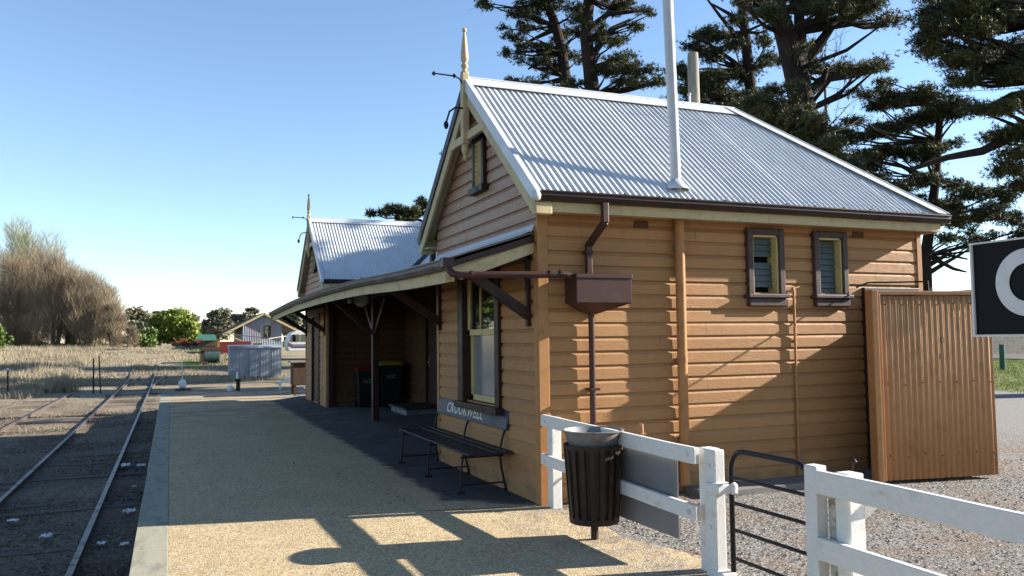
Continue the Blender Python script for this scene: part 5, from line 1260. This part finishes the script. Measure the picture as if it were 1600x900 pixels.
# ------------------------------------------------------------------ grass and loose ground cover
def grass(name, pts, hts, mat, blades=5, wd=.03, spread=.12):
    P = np.asarray(pts); n = len(P); H = np.asarray(hts)
    d = rng.normal(0,.33,(n,blades,3)); d[:,:,2] = 1; d /= np.linalg.norm(d,axis=2)[:,:,None]
    o = P[:,None,:]+rng.normal(0,1,(n,blades,3))*np.array((spread,spread,0)); a = rng.uniform(0,6.28,(n,blades)); s = np.stack([np.cos(a),np.sin(a),0*a],2)*wd/2
    l = H[:,None,None]*rng.uniform(.6,1.2,(n,blades,1))
    return fastmesh(name, np.stack([o-s,o+s,o+d*l],2).reshape(-1,3), 3, M[mat])
n = 34000; yy = 36+ (rng.random(n)**1.35)*62; xx = -9.5 - rng.random(n)**1.1*(yy*.62)
clump = np.sin(xx*1.3+yy*.5)+np.sin(xx*.45-yy*.8+2)+np.sin(xx*2.7+yy*1.9)*.6
keep = clump+rng.normal(0,.8,n) > -.7; xx, yy, clump = xx[keep], yy[keep], clump[keep]
hz = hill(xx, yy)
tag(grass('dry_grass', np.stack([xx,yy,hz],1), .26+.16*np.clip(clump,0,2)+rng.random(len(xx))*.18, 'strawgrass', 5, .045, .16), 'long dry straw coloured grass filling the field left of the tracks', 'dry grass', kind='stuff')
n = 14000; xx = rng.uniform(-11,3.5,n); yy = 46+rng.random(n)**1.2*55; keep = np.sin(xx*.9+yy*.31)+np.sin(yy*.55-xx*.4)+rng.normal(0,.5,n) > .25*(yy < 62); xx, yy = xx[keep], yy[keep]
tag(grass('rough_grass', np.stack([xx,yy,hill(xx,yy)],1), .10+rng.random(len(xx))*.20, 'strawgrass', 5, .05, .18), 'rough low dry grass covering the far end of the track bed', 'rough grass', kind='stuff')
n = 5200; xx = rng.uniform(-12,-3.9,n); yy = rng.uniform(6,60,n); keep = (np.sin(xx*2+yy*.7)+np.sin(yy*1.3-xx)+rng.normal(0,.6,n) > .9) & (np.abs(xx+4.46) > .15) & (np.abs(xx+5.92) > .15); xx, yy = xx[keep], yy[keep]
tag(grass('dry_weeds', np.stack([xx,yy,hill(xx,yy)],1), .06+rng.random(len(xx))*.10, 'strawgrass', 6, .012, .10), 'short dry weeds scattered along the railway tracks', 'dry weeds', kind='stuff')
n = 9000; xx = rng.uniform(18.6,45,n); yy = rng.uniform(2,34,n)
tag(grass('lawn_grass', np.stack([xx,yy,hill(xx,yy)],1), .04+rng.random(n)*.10, 'lawnblade', 6, .03, .16), 'short green lawn grass beyond the gravel car park', 'lawn grass', kind='stuff')
q = gpt(92, 612); n = 160; pp = np.stack([q[0]+rng.normal(0,.4,n), q[1]+rng.normal(0,.4,n), np.full(n, gz(q[0],q[1]))],1)
tag(grass('grass_tussock', pp, .9+rng.random(n)*.4, 'strawgrass', 4, .03, .1), 'tall dry grass tussock standing alone at the field edge', 'tussock')
# loose stones near the camera
def stones(n, gen, smin, smax):
    P = gen(n); s = rng.uniform(smin, smax, (n,1,1)); base = np.array([(1,0,0),(-.5,.87,0),(-.5,-.87,0),(0,0,.8)])
    a = rng.uniform(0,6.28,n); ca, sa = np.cos(a), np.sin(a); J = base[None]*s*(1+rng.normal(0,.25,(n,4,3)))
    x_ = J[:,:,0]*ca[:,None]-J[:,:,1]*sa[:,None]; y_ = J[:,:,0]*sa[:,None]+J[:,:,1]*ca[:,None]
    V = np.stack([x_,y_,J[:,:,2]],2)+P[:,None,:]
    return V[:,[0,1,3, 1,2,3, 2,0,3]].reshape(-1,3)
def stone_mat():
    t = NT('loose_stone'); v = t.white(t.scaled((40,40,40)), False)
    v2 = t.noise(25, 2)
    return t.fin(t.mix(t.ramp(v2,.3,.7), (.16,.15,.145), (.44,.40,.36)), .9, 0, .2)
M['stone'] = stone_mat()
V = stones(9000, lambda n: np.stack([.25+rng.random(n)**1.4*9, rng.uniform(-7,0,n), np.zeros(n)],1), .006, .016)
tag(fastmesh('loose_gravel', V, 3, M['stone']), 'loose grey gravel stones on the yard beyond the fence', 'gravel', kind='stuff')
V = stones(26000, lambda n: (lambda x, y: np.stack([x, y, hill(x, y)-.004],1))(rng.uniform(-10,-3.8,n), 1+rng.random(n)**1.3*26), .012, .034)
M['ballast'] = (lambda t: t.fin(t.mix(t.ramp(t.noise(18, 2), .3, .7), (.07,.056,.045), (.27,.21,.15)), .95, 0, .2))(NT('ballast_stone'))
tag(fastmesh('loose_ballast', V, 3, M['ballast']), 'loose dark ballast stones around the rails', 'ballast', kind='stuff')
n = 9000; xx = rng.uniform(-10,-3.85,n); yy = 1+rng.random(n)**1.2*34; keep = np.sin(xx*1.7+yy*.9)+np.sin(yy*.6-xx*1.1+1)+rng.normal(0,.5,n) > .5; xx, yy = xx[keep], yy[keep]; n = len(xx)
P = np.stack([xx, yy, hill(xx, yy)+.02],1); a = rng.uniform(0,6.28,n); d = np.stack([np.cos(a),np.sin(a),rng.uniform(0,.25,n)],1)*rng.uniform(.06,.22,(n,1)); q = np.stack([-np.sin(a),np.cos(a),0*a],1)*.005
tag(fastmesh('dry_straw', np.stack([P-q,P+q,P+d+q*.5,P+d-q*.5],1).reshape(-1,3), 4, M['strawgrass']), 'scattered dry straw lying between and beside the rails', 'straw', kind='stuff')
V = stones(5000, lambda n: np.stack([rng.uniform(-3.5,.2,n), -6+rng.random(n)*9, np.full(n,.004)],1), .003, .008)
t = NT('granite_grit'); t.fin(t.mix(t.ramp(t.noise(30,2),.3,.7), (.30,.21,.13), (.66,.55,.38)), .9, 0, .2); M['grit'] = t.m
tag(fastmesh('loose_grit', V, 3, M['grit']), 'loose golden grit lying on the platform surface', 'grit', kind='stuff')
n = 420; yv = rng.uniform(.4,16.5,n); xv = np.where(rng.random(n) < .5, -.05-rng.random(n)**2*.5, rng.uniform(-3.4,-.1,n)); P = np.stack([xv, yv, [az(a_, b_)+.004 if a_ > -1.2 else .011 for a_, b_ in zip(xv, yv)]],1)
a = rng.uniform(0,6.28,n); d = np.stack([np.cos(a),np.sin(a),rng.uniform(0,.3,n)],1)*rng.uniform(.015,.04,(n,1)); q = np.stack([-np.sin(a),np.cos(a),rng.uniform(0,.3,n)],1)*rng.uniform(.006,.014,(n,1))
tag(fastmesh('leaf_litter', np.stack([P-d,P-q,P+d,P+q],1).reshape(-1,3), 4, paint('dry_leaf', (.16,.10,.055), (.08,.05,.03), 9, .9, 0)), 'dry brown leaves and bits blown along the platform', 'leaf litter', kind='stuff')
n = 900; P = np.stack([.3+rng.random(n)*8, rng.uniform(-6,0,n), np.full(n,.008)],1); a = rng.uniform(0,6.28,n); d = np.stack([np.cos(a),np.sin(a),rng.uniform(0,.15,n)],1)*rng.uniform(.03,.11,(n,1)); s = np.stack([-np.sin(a),np.cos(a),0*a],1)*.003
tag(fastmesh('pine_litter', np.stack([P-s,P+s,P+d+s*.5,P+d-s*.5],1).reshape(-1,3), 4, paint('fallen_needles', (.30,.17,.09), (.18,.10,.06), 9, .9, 0)), 'fallen brown pine needles strewn over the gravel yard', 'pine litter', kind='stuff')

# ------------------------------------------------------------------ light, sky, camera
EL, TH = 22.2, 11.2
sd = np.array((math.cos(R_(TH))*math.cos(R_(EL)), -math.sin(R_(TH))*math.cos(R_(EL)), math.sin(R_(EL))))
W = bpy.data.worlds.new('World'); C.world = W; W.use_nodes = True; nt = W.node_tree
sky = nt.nodes.new('ShaderNodeTexSky'); sky.sky_type = 'NISHITA'; sky.sun_disc = False
sky.sun_elevation = R_(EL); sky.sun_rotation = math.atan2(sd[0], sd[1]); sky.altitude = 700; sky.air_density = 1.0; sky.dust_density = .05; sky.ozone_density = 2.4
nt.links.new(sky.outputs[0], nt.nodes['Background'].inputs[0]); nt.nodes['Background'].inputs[1].default_value = .075
sl = bpy.data.lights.new('sun', 'SUN'); sl.energy = 5.0; sl.angle = R_(.53); sl.color = (1, .93, .82)
so = bpy.data.objects.new('sun', sl); COL.objects.link(so); so.rotation_euler = Vector(sd).to_track_quat('Z', 'Y').to_euler()
cd = bpy.data.cameras.new('camera'); co = bpy.data.objects.new('camera', cd); COL.objects.link(co)
cd.sensor_width = 36; cd.lens = FPX/1600*36; cd.clip_start = .05; cd.clip_end = 6000
mw = Matrix(RM.tolist()).to_4x4(); mw.translation = Vector(CAM); co.matrix_world = mw
C.camera = co
C.view_settings.view_transform = 'Standard'; C.view_settings.look = 'None'; C.view_settings.exposure = 1.75; C.view_settings.gamma = 1; C.view_settings.use_curve_mapping = False
C.render.engine = 'CYCLES'; C.cycles.use_denoising = True; C.cycles.max_bounces = 6; C.cycles.diffuse_bounces = 3
C.render.resolution_x = 1024; C.render.resolution_y = 576
